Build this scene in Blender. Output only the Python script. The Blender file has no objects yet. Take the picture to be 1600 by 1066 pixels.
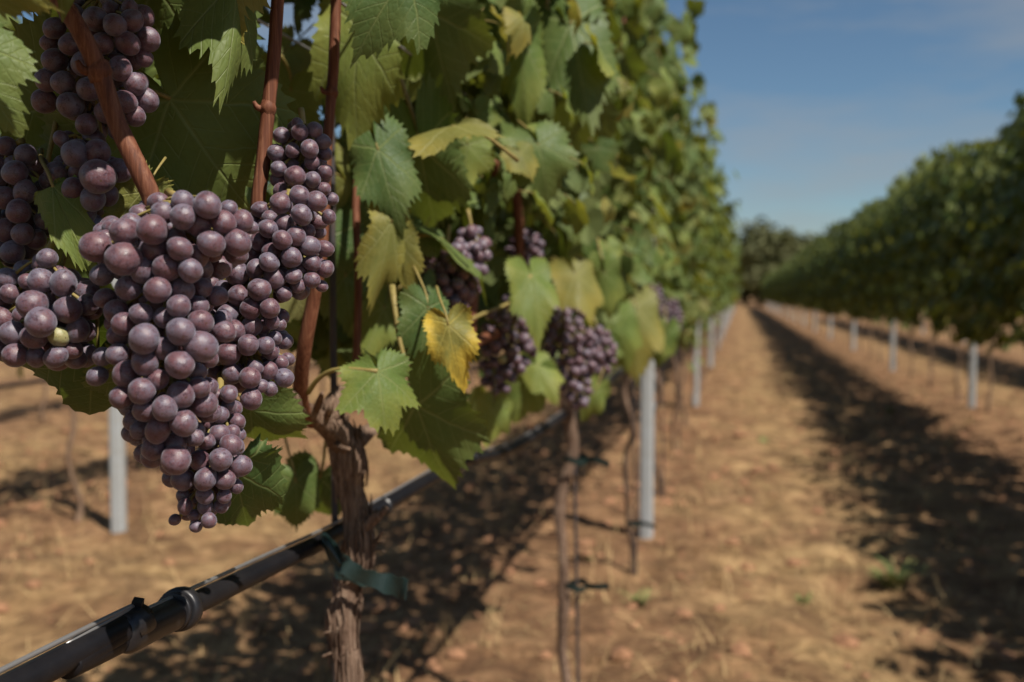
import bpy, math, random
import numpy as np
from mathutils import Vector, Matrix, Quaternion

SC = bpy.context.scene
COL = SC.collection
RNG = random.Random(11)

# ------------------------------------------------------------------ camera
CAM_H = 0.92
FPX = 1600 * 35.0 / 36.0
YAW = math.atan(355.0 / FPX)
PITCH = math.atan(71.0 / FPX)
cam_d = bpy.data.cameras.new('camera')
cam_d.lens = 35.0
cam_d.sensor_width = 36.0
cam_d.clip_start = 0.02
cam_d.clip_end = 3000.0
cam_d.dof.use_dof = True
cam_d.dof.focus_distance = 0.58
cam_d.dof.aperture_fstop = 6.3
cam = bpy.data.objects.new('camera', cam_d)
COL.objects.link(cam)
cam.location = (0, 0, CAM_H)
cam.rotation_euler = (math.pi / 2 - PITCH, 0, YAW)
SC.camera = cam
_cm = cam.rotation_euler.to_matrix()
C_R, C_U, C_F = _cm @ Vector((1, 0, 0)), _cm @ Vector((0, 1, 0)), _cm @ Vector((0, 0, -1))
C_O = Vector((0, 0, CAM_H))

# ------------------------------------------------------------------ sky, sun, exposure
SUN = Vector((0.61, -0.42, 1.0)).normalized()
world = bpy.data.worlds.new('World')
SC.world = world
world.use_nodes = True
wn, wl = world.node_tree.nodes, world.node_tree.links
wn.clear()
w_out = wn.new('ShaderNodeOutputWorld')
w_bg = wn.new('ShaderNodeBackground')
w_sky = wn.new('ShaderNodeTexSky')
w_sky.sky_type = 'NISHITA'
w_sky.sun_disc = False
w_sky.sun_elevation = math.asin(SUN.z)
w_sky.sun_rotation = math.atan2(SUN.x, SUN.y)
w_sky.air_density = 1.0
w_sky.dust_density = 0.0
w_sky.ozone_density = 1.6
w_bg.inputs['Strength'].default_value = 0.05
# thin cirrus streaks
w_tc = wn.new('ShaderNodeTexCoord')
w_map = wn.new('ShaderNodeMapping')
w_map.inputs['Rotation'].default_value = (0.0, 0.35, 0.5)
w_map.inputs['Scale'].default_value = (2.0, 1.2, 9.0)
w_no = wn.new('ShaderNodeTexNoise')
w_no.inputs['Scale'].default_value = 1.7
w_no.inputs['Detail'].default_value = 5.0
w_no.inputs['Roughness'].default_value = 0.55
w_ramp = wn.new('ShaderNodeValToRGB')
w_ramp.color_ramp.elements[0].position = 0.46
w_ramp.color_ramp.elements[0].color = (0, 0, 0, 1)
w_ramp.color_ramp.elements[1].position = 0.70
w_ramp.color_ramp.elements[1].color = (0.58, 0.58, 0.58, 1)
w_mix = wn.new('ShaderNodeMix')
w_mix.data_type = 'RGBA'
w_mix.inputs[7].default_value = (5.6, 5.0, 4.9, 1)
wl.new(w_tc.outputs['Generated'], w_map.inputs['Vector'])
wl.new(w_map.outputs['Vector'], w_no.inputs['Vector'])
wl.new(w_no.outputs['Fac'], w_ramp.inputs['Fac'])
wl.new(w_ramp.outputs['Color'], w_mix.inputs[0])
wl.new(w_sky.outputs['Color'], w_mix.inputs[6])
w_tint = wn.new('ShaderNodeMix')
w_tint.data_type = 'RGBA'
w_tint.blend_type = 'MULTIPLY'
w_tint.inputs[0].default_value = 1.0
w_tint.inputs[7].default_value = (0.86, 1.0, 1.06, 1)
wl.new(w_mix.outputs[2], w_tint.inputs[6])
wl.new(w_tint.outputs[2], w_bg.inputs['Color'])
wl.new(w_bg.outputs['Background'], w_out.inputs['Surface'])

sun_d = bpy.data.lights.new('sun', 'SUN')
sun_d.energy = 5.0
sun_d.angle = math.radians(0.53)
sun_d.color = (1.0, 0.93, 0.83)
sun = bpy.data.objects.new('sun', sun_d)
COL.objects.link(sun)
sun.location = (3, -2, 6)
sun.rotation_euler = (-SUN).to_track_quat('-Z', 'Y').to_euler()

SC.view_settings.view_transform = 'Standard'
SC.view_settings.look = 'None'
SC.view_settings.exposure = 0.45
SC.view_settings.gamma = 1.0
SC.render.engine = 'CYCLES'
SC.cycles.use_denoising = True
SC.cycles.max_bounces = 8
SC.cycles.transmission_bounces = 6
SC.cycles.transparent_max_bounces = 4
SC.cycles.sample_clamp_indirect = 6.0

# ------------------------------------------------------------------ helpers
ROWX = -0.35


def at(px, py, d):
    """point seen at photo pixel (px, py) at depth d"""
    return C_O + C_F * d + C_R * ((px - 800) / FPX * d) + C_U * ((533 - py) / FPX * d)


def on_x(px, py, X):
    v = C_F + C_R * ((px - 800) / FPX) + C_U * ((533 - py) / FPX)
    return C_O + v * (X / v.x)


def on_ground(px, py):
    v = C_F + C_R * ((px - 800) / FPX) + C_U * ((533 - py) / FPX)
    return C_O + v * (-CAM_H / v.z)


def proj(p):
    v = Vector(p) - C_O
    d = v.dot(C_F)
    if d <= 0.02:
        return (-9999, -9999, d)
    return (800 + v.dot(C_R) / d * FPX, 533 - v.dot(C_U) / d * FPX, d)


def empty(name, loc=(0, 0, 0), label=None, cat=None, group=None):
    o = bpy.data.objects.new(name, None)
    o.empty_display_size = 0.05
    COL.objects.link(o)
    o.location = loc
    tag(o, label, cat, group)
    return o


def tag(o, label=None, cat=None, group=None, kind=None):
    if label: o['label'] = label
    if cat: o['category'] = cat
    if group: o['group'] = group
    if kind: o['kind'] = kind
    return o


def mesh(name, verts, faces, mat=None, smooth=True, mats=None, midx=None):
    me = bpy.data.meshes.new(name)
    me.from_pydata([tuple(v) for v in verts], [], faces)
    if mats:
        for m in mats: me.materials.append(m)
        if midx: me.polygons.foreach_set('material_index', midx)
    elif mat:
        me.materials.append(mat)
    if smooth:
        me.polygons.foreach_set('use_smooth', [True] * len(me.polygons))
    me.update()
    return me


def link(name, me, parent=None, loc=None, mw=None):
    """link mesh as object; geometry given in world space is moved into the parent's frame (parents are unrotated)"""
    o = bpy.data.objects.new(name, me)
    COL.objects.link(o)
    if parent is not None:
        o.parent = parent
    if mw is not None:
        if parent is not None:
            mw = Matrix.Translation(-Vector(parent.location)) @ mw
        o.matrix_local = mw
    elif parent is not None:
        o.location = -Vector(parent.location)
    if loc is not None:
        o.location = Vector(loc) - (Vector(parent.location) if parent is not None else Vector((0, 0, 0)))
    return o


def catmull(pts, n):
    """resample list of tuples (any dim) with n steps per span"""
    P = [np.array(p, float) for p in pts]
    P = [2 * P[0] - P[1]] + P + [2 * P[-1] - P[-2]]
    out = []
    for i in range(1, len(P) - 2):
        p0, p1, p2, p3 = P[i - 1], P[i], P[i + 1], P[i + 2]
        for k in range(n):
            t = k / n
            out.append(0.5 * ((2 * p1) + (-p0 + p2) * t + (2 * p0 - 5 * p1 + 4 * p2 - p3) * t * t + (-p0 + 3 * p1 - 3 * p2 + p3) * t ** 3))
    out.append(P[-2])
    return out


def tube(pts, radii, sides=10, steps=4, ridge=0.0, nridge=7, seed=0, lump=0.0, flat=1.0):
    """tapered tube along pts -> verts, faces"""
    rr = random.Random(seed)
    data = catmull([tuple(p) + (r,) for p, r in zip(pts, radii)], steps)
    n = len(data)
    verts, faces = [], []
    ph = [rr.uniform(0, 6.28) for _ in range(6)]
    N = None
    prev = None
    s = 0.0
    for i, q in enumerate(data):
        p = Vector(q[:3]); r = q[3]
        t = (Vector(data[min(i + 1, n - 1)][:3]) - Vector(data[max(i - 1, 0)][:3])).normalized()
        if N is None:
            N = t.orthogonal().normalized()
        else:
            N = (N - t * N.dot(t)).normalized()
        B = t.cross(N)
        if prev is not None: s += (p - prev).length
        prev = p
        for k in range(sides):
            a = 2 * math.pi * k / sides
            m = 1.0
            if ridge:
                tw = s * 9
                m += ridge * (math.sin(nridge * a + ph[0] + 2.2 * math.sin(tw + ph[1])) * 0.55
                              + math.sin((nridge * 2 + 1) * a + ph[2] + 1.5 * math.sin(tw * 1.7 + ph[3])) * 0.45)
                m += ridge * rr.uniform(-0.35, 0.35)
            if lump:
                m += lump * (math.sin(s * 60 / 1.0 + ph[4] + 2 * math.sin(a + ph[5])) * 0.6 + math.sin(2 * a + s * 40 + ph[3]) * 0.4)
            verts.append(p + (N * math.cos(a) * flat + B * math.sin(a)) * (r * m))
    for i in range(n - 1):
        for k in range(sides):
            k2 = (k + 1) % sides
            faces.append((i * sides + k, i * sides + k2, (i + 1) * sides + k2, (i + 1) * sides + k))
    faces.append(tuple(range(sides - 1, -1, -1)))
    faces.append(tuple((n - 1) * sides + k for k in range(sides)))
    return verts, faces


class MB:
    def __init__(self): self.v, self.f = [], []
    def add(self, vf):
        o = len(self.v)
        self.v += [tuple(x) for x in vf[0]]
        self.f += [tuple(i + o for i in q) for q in vf[1]]
        return self
    def box(self, c, s):
        x, y, z = c; a, b, h = s[0] / 2, s[1] / 2, s[2] / 2
        vs = [(x + i * a, y + j * b, z + k * h) for i in (-1, 1) for j in (-1, 1) for k in (-1, 1)]
        fs = [(0, 1, 3, 2), (4, 6, 7, 5), (0, 4, 5, 1), (2, 3, 7, 6), (0, 2, 6, 4), (1, 5, 7, 3)]
        return self.add((vs, fs))


def ico(sub):
    t = (1 + 5 ** 0.5) / 2
    v = [Vector(p).normalized() for p in [(-1, t, 0), (1, t, 0), (-1, -t, 0), (1, -t, 0), (0, -1, t), (0, 1, t), (0, -1, -t), (0, 1, -t), (t, 0, -1), (t, 0, 1), (-t, 0, -1), (-t, 0, 1)]]
    f = [(0, 11, 5), (0, 5, 1), (0, 1, 7), (0, 7, 10), (0, 10, 11), (1, 5, 9), (5, 11, 4), (11, 10, 2), (10, 7, 6), (7, 1, 8), (3, 9, 4), (3, 4, 2), (3, 2, 6), (3, 6, 8), (3, 8, 9), (4, 9, 5), (2, 4, 11), (6, 2, 10), (8, 6, 7), (9, 8, 1)]
    for _ in range(sub):
        c, nf = {}, []
        def mid(a, b):
            k = (min(a, b), max(a, b))
            if k not in c:
                v.append(((v[a] + v[b]) / 2).normalized()); c[k] = len(v) - 1
            return c[k]
        for a, b, d in f:
            x, y, z = mid(a, b), mid(b, d), mid(d, a)
            nf += [(a, x, z), (b, y, x), (d, z, y), (x, y, z)]
        f = nf
    return v, f


def vnoise(x, y, seed):
    """numpy 2-D value noise in -1..1"""
    xi, yi = np.floor(x).astype(np.int64), np.floor(y).astype(np.int64)
    fx, fy = x - xi, y - yi
    fx, fy = fx * fx * (3 - 2 * fx), fy * fy * (3 - 2 * fy)
    def h(a, b):
        n = (a * 374761393 + b * 668265263 + seed * 974634777) & 0x7fffffff
        n = ((n ^ (n >> 13)) * 1274126177) & 0x7fffffff
        return ((n ^ (n >> 16)) & 0xffff) / 32767.5 - 1
    return (h(xi, yi) * (1 - fx) + h(xi + 1, yi) * fx) * (1 - fy) + (h(xi, yi + 1) * (1 - fx) + h(xi + 1, yi + 1) * fx) * fy


# ------------------------------------------------------------------ materials
class NT:
    def __init__(self, name):
        self.m = bpy.data.materials.new(name)
        self.m.use_nodes = True
        self.n, self.l = self.m.node_tree.nodes, self.m.node_tree.links
        self.n.clear()
        self.out = self.n.new('ShaderNodeOutputMaterial')
    def new(self, t, **kw):
        nd = self.n.new('ShaderNode' + t)
        for k, v in kw.items(): setattr(nd, k, v)
        return nd
    def put(self, sock, v):
        if isinstance(v, bpy.types.NodeSocket): self.l.new(v, sock)
        else: sock.default_value = v
    def math(self, op, a, b=0.0, c=None, clamp=False):
        nd = self.new('Math', operation=op, use_clamp=clamp)
        self.put(nd.inputs[0], a); self.put(nd.inputs[1], b)
        if c is not None: self.put(nd.inputs[2], c)
        return nd.outputs[0]
    def mix(self, f, a, b, blend='MIX'):
        nd = self.new('Mix', data_type='RGBA', blend_type=blend)
        self.put(nd.inputs[0], f)
        self.put(nd.inputs[6], a if not isinstance(a, tuple) else a + (1,) if len(a) == 3 else a)
        self.put(nd.inputs[7], b if not isinstance(b, tuple) else b + (1,) if len(b) == 3 else b)
        return nd.outputs[2]
    def ramp(self, f, stops):
        nd = self.new('ValToRGB')
        e = nd.color_ramp.elements
        while len(e) < len(stops): e.new(0.5)
        for i, (p, c) in enumerate(stops):
            e[i].position = p
            e[i].color = (c, c, c, 1) if not isinstance(c, tuple) else c + (1,)
        self.put(nd.inputs[0], f)
        return nd.outputs[0]
    def noise(self, vec, scale, detail=3.0, rough=0.55, dist=0.0):
        nd = self.new('TexNoise')
        if vec is not None: self.put(nd.inputs['Vector'], vec)
        nd.inputs['Scale'].default_value = scale
        nd.inputs['Detail'].default_value = detail
        nd.inputs['Roughness'].default_value = rough
        nd.inputs['Distortion'].default_value = dist
        return nd.outputs['Fac']
    def mapping(self, vec, scale=(1, 1, 1), loc=None):
        nd = self.new('Mapping')
        self.put(nd.inputs['Vector'], vec)
        nd.inputs['Scale'].default_value = scale
        if loc is not None: self.put(nd.inputs['Location'], loc)
        return nd.outputs['Vector']
    def bump(self, h, strength, dist):
        nd = self.new('Bump')
        nd.inputs['Strength'].default_value = strength
        nd.inputs['Distance'].default_value = dist
        self.put(nd.inputs['Height'], h)
        return nd.outputs['Normal']
    def pbr(self, col, rough=0.6, normal=None, spec=0.5, metal=0.0, **kw):
        nd = self.new('BsdfPrincipled')
        self.put(nd.inputs['Base Color'], col if not isinstance(col, tuple) else col + (1,))
        self.put(nd.inputs['Roughness'], rough)
        nd.inputs['Specular IOR Level'].default_value = spec
        nd.inputs['Metallic'].default_value = metal
        for k, v in kw.items(): self.put(nd.inputs[k], v)
        if normal is not None: self.l.new(normal, nd.inputs['Normal'])
        return nd.outputs['BSDF']
    def done(self, sh):
        self.l.new(sh, self.out.inputs['Surface'])
        return self.m


def leaf_material(name, top, top2, under, trans, veincol, edge=None, edge_amt=0.0, hero=True, trans_amt=0.28):
    """grape leaf: palmate veins from the UV (leaf plane), glossy top, pale underside, light shining through"""
    t = NT(name)
    geo = t.new('NewGeometry')
    if hero:
        uv = t.new('UVMap', uv_map='leaf').outputs['UV']
        sep = t.new('SeparateXYZ'); t.l.new(uv, sep.inputs[0])
        x = t.math('SUBTRACT', sep.outputs[0], 0.5); x = t.math('MULTIPLY', x, 2.4)
        y = t.math('SUBTRACT', sep.outputs[1], 0.5); y = t.math('MULTIPLY', y, 2.4)
        # wobble so that veins are not ruler-straight
        nz = t.noise(uv, 5.0, 2.0)
        wob = t.math('MULTIPLY', t.math('SUBTRACT', nz, 0.5), 0.10)
        ax = t.math('ABSOLUTE', t.math('ADD', x, t.math('MULTIPLY', wob, 0.5)))
        y = t.math('ADD', y, wob)
        phi = t.math('ARCTAN2', ax, y)
        vein, sec = None, None
        for i, (th, lo, hi) in enumerate([(0, -1, 25), (50, 25, 80), (108, 80, 190)]):
            s_, c_ = math.sin(math.radians(th)), math.cos(math.radians(th))
            a = t.math('ADD', t.math('MULTIPLY', ax, s_), t.math('MULTIPLY', y, c_))
            p = t.math('ABSOLUTE', t.math('SUBTRACT', t.math('MULTIPLY', ax, c_), t.math('MULTIPLY', y, s_)))
            w = t.math('SUBTRACT', 0.024, t.math('MULTIPLY', a, 0.016))
            m = t.math('SUBTRACT', 1.0, t.math('DIVIDE', p, t.math('MAXIMUM', w, 0.004)), clamp=True)
            m = t.math('MULTIPLY', m, t.math('GREATER_THAN', a, 0.0))
            vein = m if vein is None else t.math('MAXIMUM', vein, m)
            fr = t.math('FRACT', t.math('MULTIPLY', t.math('SUBTRACT', a, t.math('MULTIPLY', p, 0.85)), 6.5))
            fr = t.math('ABSOLUTE', t.math('SUBTRACT', fr, 0.5))
            sm = t.math('SUBTRACT', 1.0, t.math('MULTIPLY', fr, 14.0), clamp=True)
            inside = t.math('MULTIPLY', t.math('GREATER_THAN', phi, math.radians(lo)), t.math('LESS_THAN', phi, math.radians(hi)))
            sm = t.math('MULTIPLY', sm, inside)
            sec = sm if sec is None else t.math('MAXIMUM', sec, sm)
        veins = t.math('MAXIMUM', vein, t.math('MULTIPLY', sec, 0.55))
        vor = t.new('TexVoronoi', feature='DISTANCE_TO_EDGE')
        t.l.new(uv, vor.inputs['Vector']); vor.inputs['Scale'].default_value = 26.0
        cell = t.math('MULTIPLY', vor.outputs['Distance'], 5.0, clamp=True)
        patch = t.noise(uv, 3.2, 4.0, 0.6)
        rnd = t.new('ObjectInfo').outputs['Random']
        mott = t.noise(uv, 38.0, 2.0)
    else:
        rnd = t.new('Attribute', attribute_name='rnd').outputs['Fac']
        patch = t.noise(t.new('TexCoord').outputs['Object'], 40.0, 2.0)
    f = t.math('ADD', t.math('MULTIPLY', rnd, 0.75), t.math('MULTIPLY', t.math('SUBTRACT', patch, 0.4), 0.9), clamp=True)
    col = t.mix(f, top, top2)
    tcol = t.mix(f, trans, tuple(min(1, c * k) for c, k in zip(trans, (1.35, 1.1, 0.8))))
    if hero:
        col = t.mix(t.math('MULTIPLY', t.math('SUBTRACT', mott, 0.35, clamp=True), 0.5), col, tuple(c * 0.55 for c in top))
        if edge:
            rad = t.math('SQRT', t.math('ADD', t.math('MULTIPLY', x, x), t.math('MULTIPLY', y, y)))
            ef = t.math('ADD', t.math('MULTIPLY', t.math('SUBTRACT', rad, 0.35), edge_amt), t.math('MULTIPLY', t.math('SUBTRACT', patch, 0.5), edge_amt * 2.2), clamp=True)
            col = t.mix(ef, col, edge)
            tcol = t.mix(ef, tcol, tuple(min(1, c * 1.1) for c in edge))
        col = t.mix(t.math('MULTIPLY', veins, 0.75), col, veincol)
        tcol = t.mix(t.math('MULTIPLY', veins, 0.6), tcol, tuple(min(1, c * 1.5 + .03) for c in trans))
        hgt = t.math('SUBTRACT', t.math('MULTIPLY', cell, 0.2), veins)
        hgt = t.math('ADD', hgt, t.math('MULTIPLY', patch, 1.3))
        nrm = t.bump(hgt, 0.42, 0.0017)
    else:
        nrm = None
    back = geo.outputs['Backfacing']
    ucol = t.mix(0.55, col, under)
    bc = t.mix(back, col, ucol)
    rough = t.math('ADD', 0.50, t.math('MULTIPLY', back, 0.3))
    pb = t.pbr(bc, rough, nrm, spec=0.2)
    tr = t.new('BsdfTranslucent')
    t.put(tr.inputs['Color'], tcol)
    mx = t.new('MixShader')
    t.put(mx.inputs[0], trans_amt if hero else t.math('ADD', trans_amt * .4, t.math('MULTIPLY', t.math('GREATER_THAN', rnd, 0.78), trans_amt)))
    t.l.new(pb, mx.inputs[1]); t.l.new(tr.outputs[0], mx.inputs[2])
    return t.done(mx.outputs[0])


GREEN = leaf_material('leaf_green', (0.056, 0.100, 0.030), (0.135, 0.178, 0.046), (0.12, 0.15, 0.06), (0.19, 0.26, 0.025), (0.20, 0.23, 0.09), edge=(0.24, 0.19, 0.05), edge_amt=0.22, trans_amt=0.18)
LIGHT = leaf_material('leaf_light', (0.100, 0.160, 0.040), (0.205, 0.245, 0.060), (0.18, 0.20, 0.08), (0.28, 0.33, 0.035), (0.26, 0.29, 0.12), edge=(0.40, 0.33, 0.06), edge_amt=0.35, trans_amt=0.32)
YGREEN = leaf_material('leaf_yellowing', (0.13, 0.145, 0.04), (0.20, 0.19, 0.05), (0.22, 0.22, 0.10), (0.34, 0.34, 0.06), (0.30, 0.30, 0.12), edge=(0.45, 0.33, 0.06), edge_amt=0.5)
AUTUMN = leaf_material('leaf_autumn', (0.12, 0.15, 0.04), (0.22, 0.20, 0.05), (0.35, 0.28, 0.10), (0.6, 0.42, 0.05), (0.45, 0.38, 0.10), edge=(0.60, 0.42, 0.06), edge_amt=1.8)
CROWN = leaf_material('crown_leaf', (0.038, 0.072, 0.019), (0.160, 0.185, 0.044), (0.14, 0.16, 0.06), (0.34, 0.39, 0.04), None, hero=False, trans_amt=0.28)
TREE = leaf_material('tree_leaf', (0.060, 0.078, 0.028), (0.155, 0.155, 0.056), (0.10, 0.10, 0.05), (0.10, 0.11, 0.02), None, hero=False, trans_amt=0.25)


def berry_material(name, deep, bloom, rosy):
    t = NT(name)
    oc = t.new('TexCoord').outputs['Object']
    rnd = t.new('ObjectInfo').outputs['Random']
    off = t.new('CombineXYZ')
    t.put(off.inputs[0], t.math('MULTIPLY', rnd, 37.0)); t.put(off.inputs[1], t.math('MULTIPLY', rnd, 91.0))
    v = t.mapping(oc, (1, 1, 1), off.outputs[0])
    n1 = t.noise(v, 1.1, 4.0, 0.6, 0.4)
    n2 = t.noise(v, 5.5, 7.0, 0.72)
    k = t.math('ADD', t.math('MULTIPLY', n1, 0.7), t.math('MULTIPLY', n2, 0.45))
    k = t.math('ADD', k, t.math('MULTIPLY', t.math('SUBTRACT', rnd, 0.5), 0.16))
    col = t.mix(t.ramp(k, [(0.47, 1.0), (0.66, 0.0)]), rosy, bloom)
    dk = t.noise(v, 2.6, 6.0, 0.7, 0.8)
    rub = t.ramp(dk, [(0.52, 0.0), (0.61, 0.8)])
    sepz = t.new('SeparateXYZ'); t.l.new(oc, sepz.inputs[0])
    tip = t.math('MULTIPLY', t.math('SUBTRACT', t.math('MULTIPLY', sepz.outputs[2], -1.0), t.math('ADD', 0.25, t.math('MULTIPLY', n2, 0.7))), 1.4, clamp=True)
    col = t.mix(t.math('MULTIPLY', tip, 0.8), col, rosy)
    rub = t.math('MAXIMUM', rub, t.math('MULTIPLY', tip, 0.35))
    col = t.mix(rub, col, deep)
    dust = t.ramp(t.noise(v, 9.0, 6.0, 0.75), [(0.50, 0.0), (0.68, 0.55)])
    col = t.mix(dust, col, tuple(min(1, c * 1.45) for c in bloom))
    # pores and the dry scar at the tip
    vor = t.new('TexVoronoi'); t.l.new(v, vor.inputs['Vector']); vor.inputs['Scale'].default_value = 6.0
    col = t.mix(t.math('MULTIPLY', t.math('LESS_THAN', vor.outputs['Distance'], 0.085), 0.55), col, tuple(c * 0.4 for c in deep))
    sep = t.new('SeparateXYZ'); t.l.new(oc, sep.inputs[0])
    rxy = t.math('SQRT', t.math('ADD', t.math('MULTIPLY', sep.outputs[0], sep.outputs[0]), t.math('MULTIPLY', sep.outputs[1], sep.outputs[1])))
    scar = t.math('MULTIPLY', t.math('MULTIPLY', t.math('SUBTRACT', 0.075, rxy), 40.0, clamp=True), t.math('LESS_THAN', sep.outputs[2], 0.0))
    col = t.mix(scar, col, (0.07, 0.034, 0.016))
    rough = t.math('SUBTRACT', 0.46, t.math('MULTIPLY', rub, 0.22))
    nrm = t.bump(n2, 0.12, 0.02)
    return t.done(t.pbr(col, rough, nrm, spec=0.5, **{'Sheen Weight': 0.25, 'Sheen Roughness': 0.45, 'Sheen Tint': (0.8, 0.85, 1.0, 1.0), 'Subsurface Weight': 0.08, 'Subsurface Radius': (1.0, 0.3, 0.2), 'Subsurface Scale': 0.003}))


BERRY = berry_material('berry_skin', (0.036, 0.011, 0.016), (0.128, 0.110, 0.146), (0.118, 0.048, 0.056))
BERRY_GREEN = berry_material('berry_unripe', (0.16, 0.15, 0.05), (0.28, 0.28, 0.14), (0.26, 0.22, 0.09))


def wood_material(name, dark, mid, light, sc=(90, 90, 9), bump=0.9, dist=0.004, rough=0.85):
    t = NT(name)
    tc = t.new('TexCoord').outputs['Object']
    v = t.mapping(tc, sc)
    n = t.noise(v, 1.0, 5.0, 0.65, 0.6)
    n2 = t.noise(tc, 22.0, 4.0, 0.6)
    col = t.ramp(n, [(0.28, dark), (0.5, mid), (0.72, light)])
    col = t.mix(t.math('MULTIPLY', t.math('SUBTRACT', n2, 0.45, clamp=True), 1.2), col, tuple(c * 0.55 for c in mid))
    return t.done(t.pbr(col, rough, t.bump(n, bump, dist), spec=0.25))


BARK = wood_material('vine_bark', (0.035, 0.020, 0.014), (0.18, 0.112, 0.076), (0.40, 0.29, 0.205), (330, 330, 22), 1.0, 0.004)
BARKFAR = wood_material('vine_bark_far', (0.06, 0.038, 0.026), (0.18, 0.115, 0.075), (0.33, 0.23, 0.155))
CANE = wood_material('cane_bark', (0.060, 0.019, 0.010), (0.145, 0.050, 0.025), (0.27, 0.125, 0.068), (420, 420, 16), 0.5, 0.0012, 0.62)
STALK = wood_material('stalk_skin', (0.13, 0.11, 0.03), (0.24, 0.19, 0.06), (0.30, 0.22, 0.09), (60, 60, 20), 0.1, 0.001, 0.55)
TREEBARK = wood_material('tree_bark', (0.03, 0.022, 0.016), (0.07, 0.05, 0.035), (0.12, 0.09, 0.065), (6, 6, 1.2), 0.6, 0.03, 0.9)


def plastic(name, col, rough, dust=(0.25, 0.2, 0.16), amt=0.5, metal=0.0, sc=40.0, spec=0.5):
    t = NT(name)
    tc = t.new('TexCoord').outputs['Object']
    n = t.noise(tc, sc, 5.0, 0.65)
    n2 = t.noise(tc, sc * 0.18, 4.0, 0.6)
    f = t.math('MULTIPLY', t.ramp(t.math('MULTIPLY', t.math('ADD', n, n2), 0.5), [(0.42, 0.0), (0.68, 1.0)]), amt)
    c = t.mix(f, col, dust)
    r = t.math('ADD', rough, t.math('MULTIPLY', f, 0.3))
    return t.done(t.pbr(c, r, t.bump(n, 0.15, 0.002), spec=spec, metal=metal))


PIPE = plastic('black_pipe', (0.007, 0.007, 0.009), 0.40, (0.026, 0.022, 0.021), 0.4, spec=0.2)
CLIP = plastic('black_clip', (0.010, 0.010, 0.012), 0.38, (0.06, 0.05, 0.05), 0.3)
TIE = plastic('green_tie', (0.006, 0.019, 0.017), 0.42, (0.03, 0.045, 0.042), 0.3, sc=120.0)
POST = plastic('post_zinc', (0.40, 0.42, 0.43), 0.55, (0.30, 0.29, 0.26), 0.7, metal=0.25, sc=18.0)
WIRE = plastic('wire_steel', (0.34, 0.34, 0.34), 0.4, (0.16, 0.12, 0.09), 0.5, metal=0.7, sc=60.0)
ROD = plastic('stake_iron', (0.050, 0.045, 0.050), 0.6, (0.13, 0.085, 0.06), 0.6, metal=0.3, sc=60.0)


def ground_material():
    t = NT('vineyard_soil')
    pos = t.new('NewGeometry').outputs['Position']
    sep = t.new('SeparateXYZ'); t.l.new(pos, sep.inputs[0])
    big = t.noise(pos, 0.9, 5.0, 0.6)
    mid = t.noise(pos, 7.0, 7.0, 0.72, 0.5)
    fine = t.noise(pos, 30.0, 6.0, 0.7)
    # distance from the row line, repeated for each alley (2.25 m apart)
    u = t.math('FRACT', t.math('DIVIDE', t.math('ADD', sep.outputs[0], 0.35 + 22.5 * 4), 2.25))
    u = t.math('ADD', u, t.math('MULTIPLY', t.math('SUBTRACT', big, 0.5), 0.22))
    track = t.ramp(u, [(0.02, 0.25), (0.20, 0.9), (0.36, 1.0), (0.55, 0.55), (0.78, 0.12), (0.98, 0.2)])
    soil = t.ramp(mid, [(0.34, (0.075, 0.038, 0.021)), (0.50, (0.195, 0.104, 0.052)), (0.64, (0.35, 0.200, 0.104))])
    straw = t.ramp(mid, [(0.34, (0.120, 0.074, 0.036)), (0.50, (0.30, 0.190, 0.088)), (0.64, (0.48, 0.325, 0.158))])
    sf = t.math('MULTIPLY', track, t.ramp(t.noise(pos, 2.2, 5.0, 0.65), [(0.36, 0.0), (0.58, 1.0)]))
    col = t.mix(sf, soil, straw)
    green = t.math('MULTIPLY', t.ramp(t.noise(pos, 1.6, 5.0, 0.7), [(0.60, 0.0), (0.72, 0.6)]), track)
    col = t.mix(green, col, (0.15, 0.135, 0.055))
    col = t.mix(t.ramp(fine, [(0.30, 0.55), (0.50, 0.0)]), col, (0.09, 0.05, 0.03))
    dirt = t.noise(pos, 3.1, 6.0, 0.7, 0.8)
    col = t.mix(t.ramp(dirt, [(0.36, 0.55), (0.52, 0.0)]), col, (0.10, 0.055, 0.030))
    h = t.math('ADD', t.math('MULTIPLY', mid, 0.6), t.math('MULTIPLY', fine, 0.4))
    return t.done(t.pbr(col, 0.95, t.bump(h, 0.9, 0.05), spec=0.15))


SOIL = ground_material()


def flat_mat(name, a, b, sc, rough=0.9, attr=False):
    t = NT(name)
    f = t.new('Attribute', attribute_name='rnd').outputs['Fac'] if attr else t.noise(t.new('TexCoord').outputs['Object'], sc, 4.0)
    return t.done(t.pbr(t.mix(f, a, b), rough, spec=0.2))


STRAW = flat_mat('dry_straw', (0.24, 0.155, 0.07), (0.47, 0.33, 0.16), 1, 0.8, True)
CLOD = flat_mat('soil_clod', (0.16, 0.078, 0.042), (0.34, 0.18, 0.098), 8.0)
WEED = flat_mat('weed_green', (0.10, 0.13, 0.04), (0.24, 0.25, 0.09), 1, 0.6, True)

# ------------------------------------------------------------------ ground
def ground_z(X, Y):
    X = np.asarray(X, float); Y = np.asarray(Y, float)
    u = ((X + 0.35) / 2.25) % 1.0
    rowness = np.cos(2 * np.pi * u)
    z = 0.025 * rowness + 0.018 * vnoise(X * 2.2, Y * 2.2, 3) + 0.018 * vnoise(X * 6, Y * 6, 5) + 0.010 * vnoise(X * 14, Y * 14, 9)
    return z - 0.01


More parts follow.
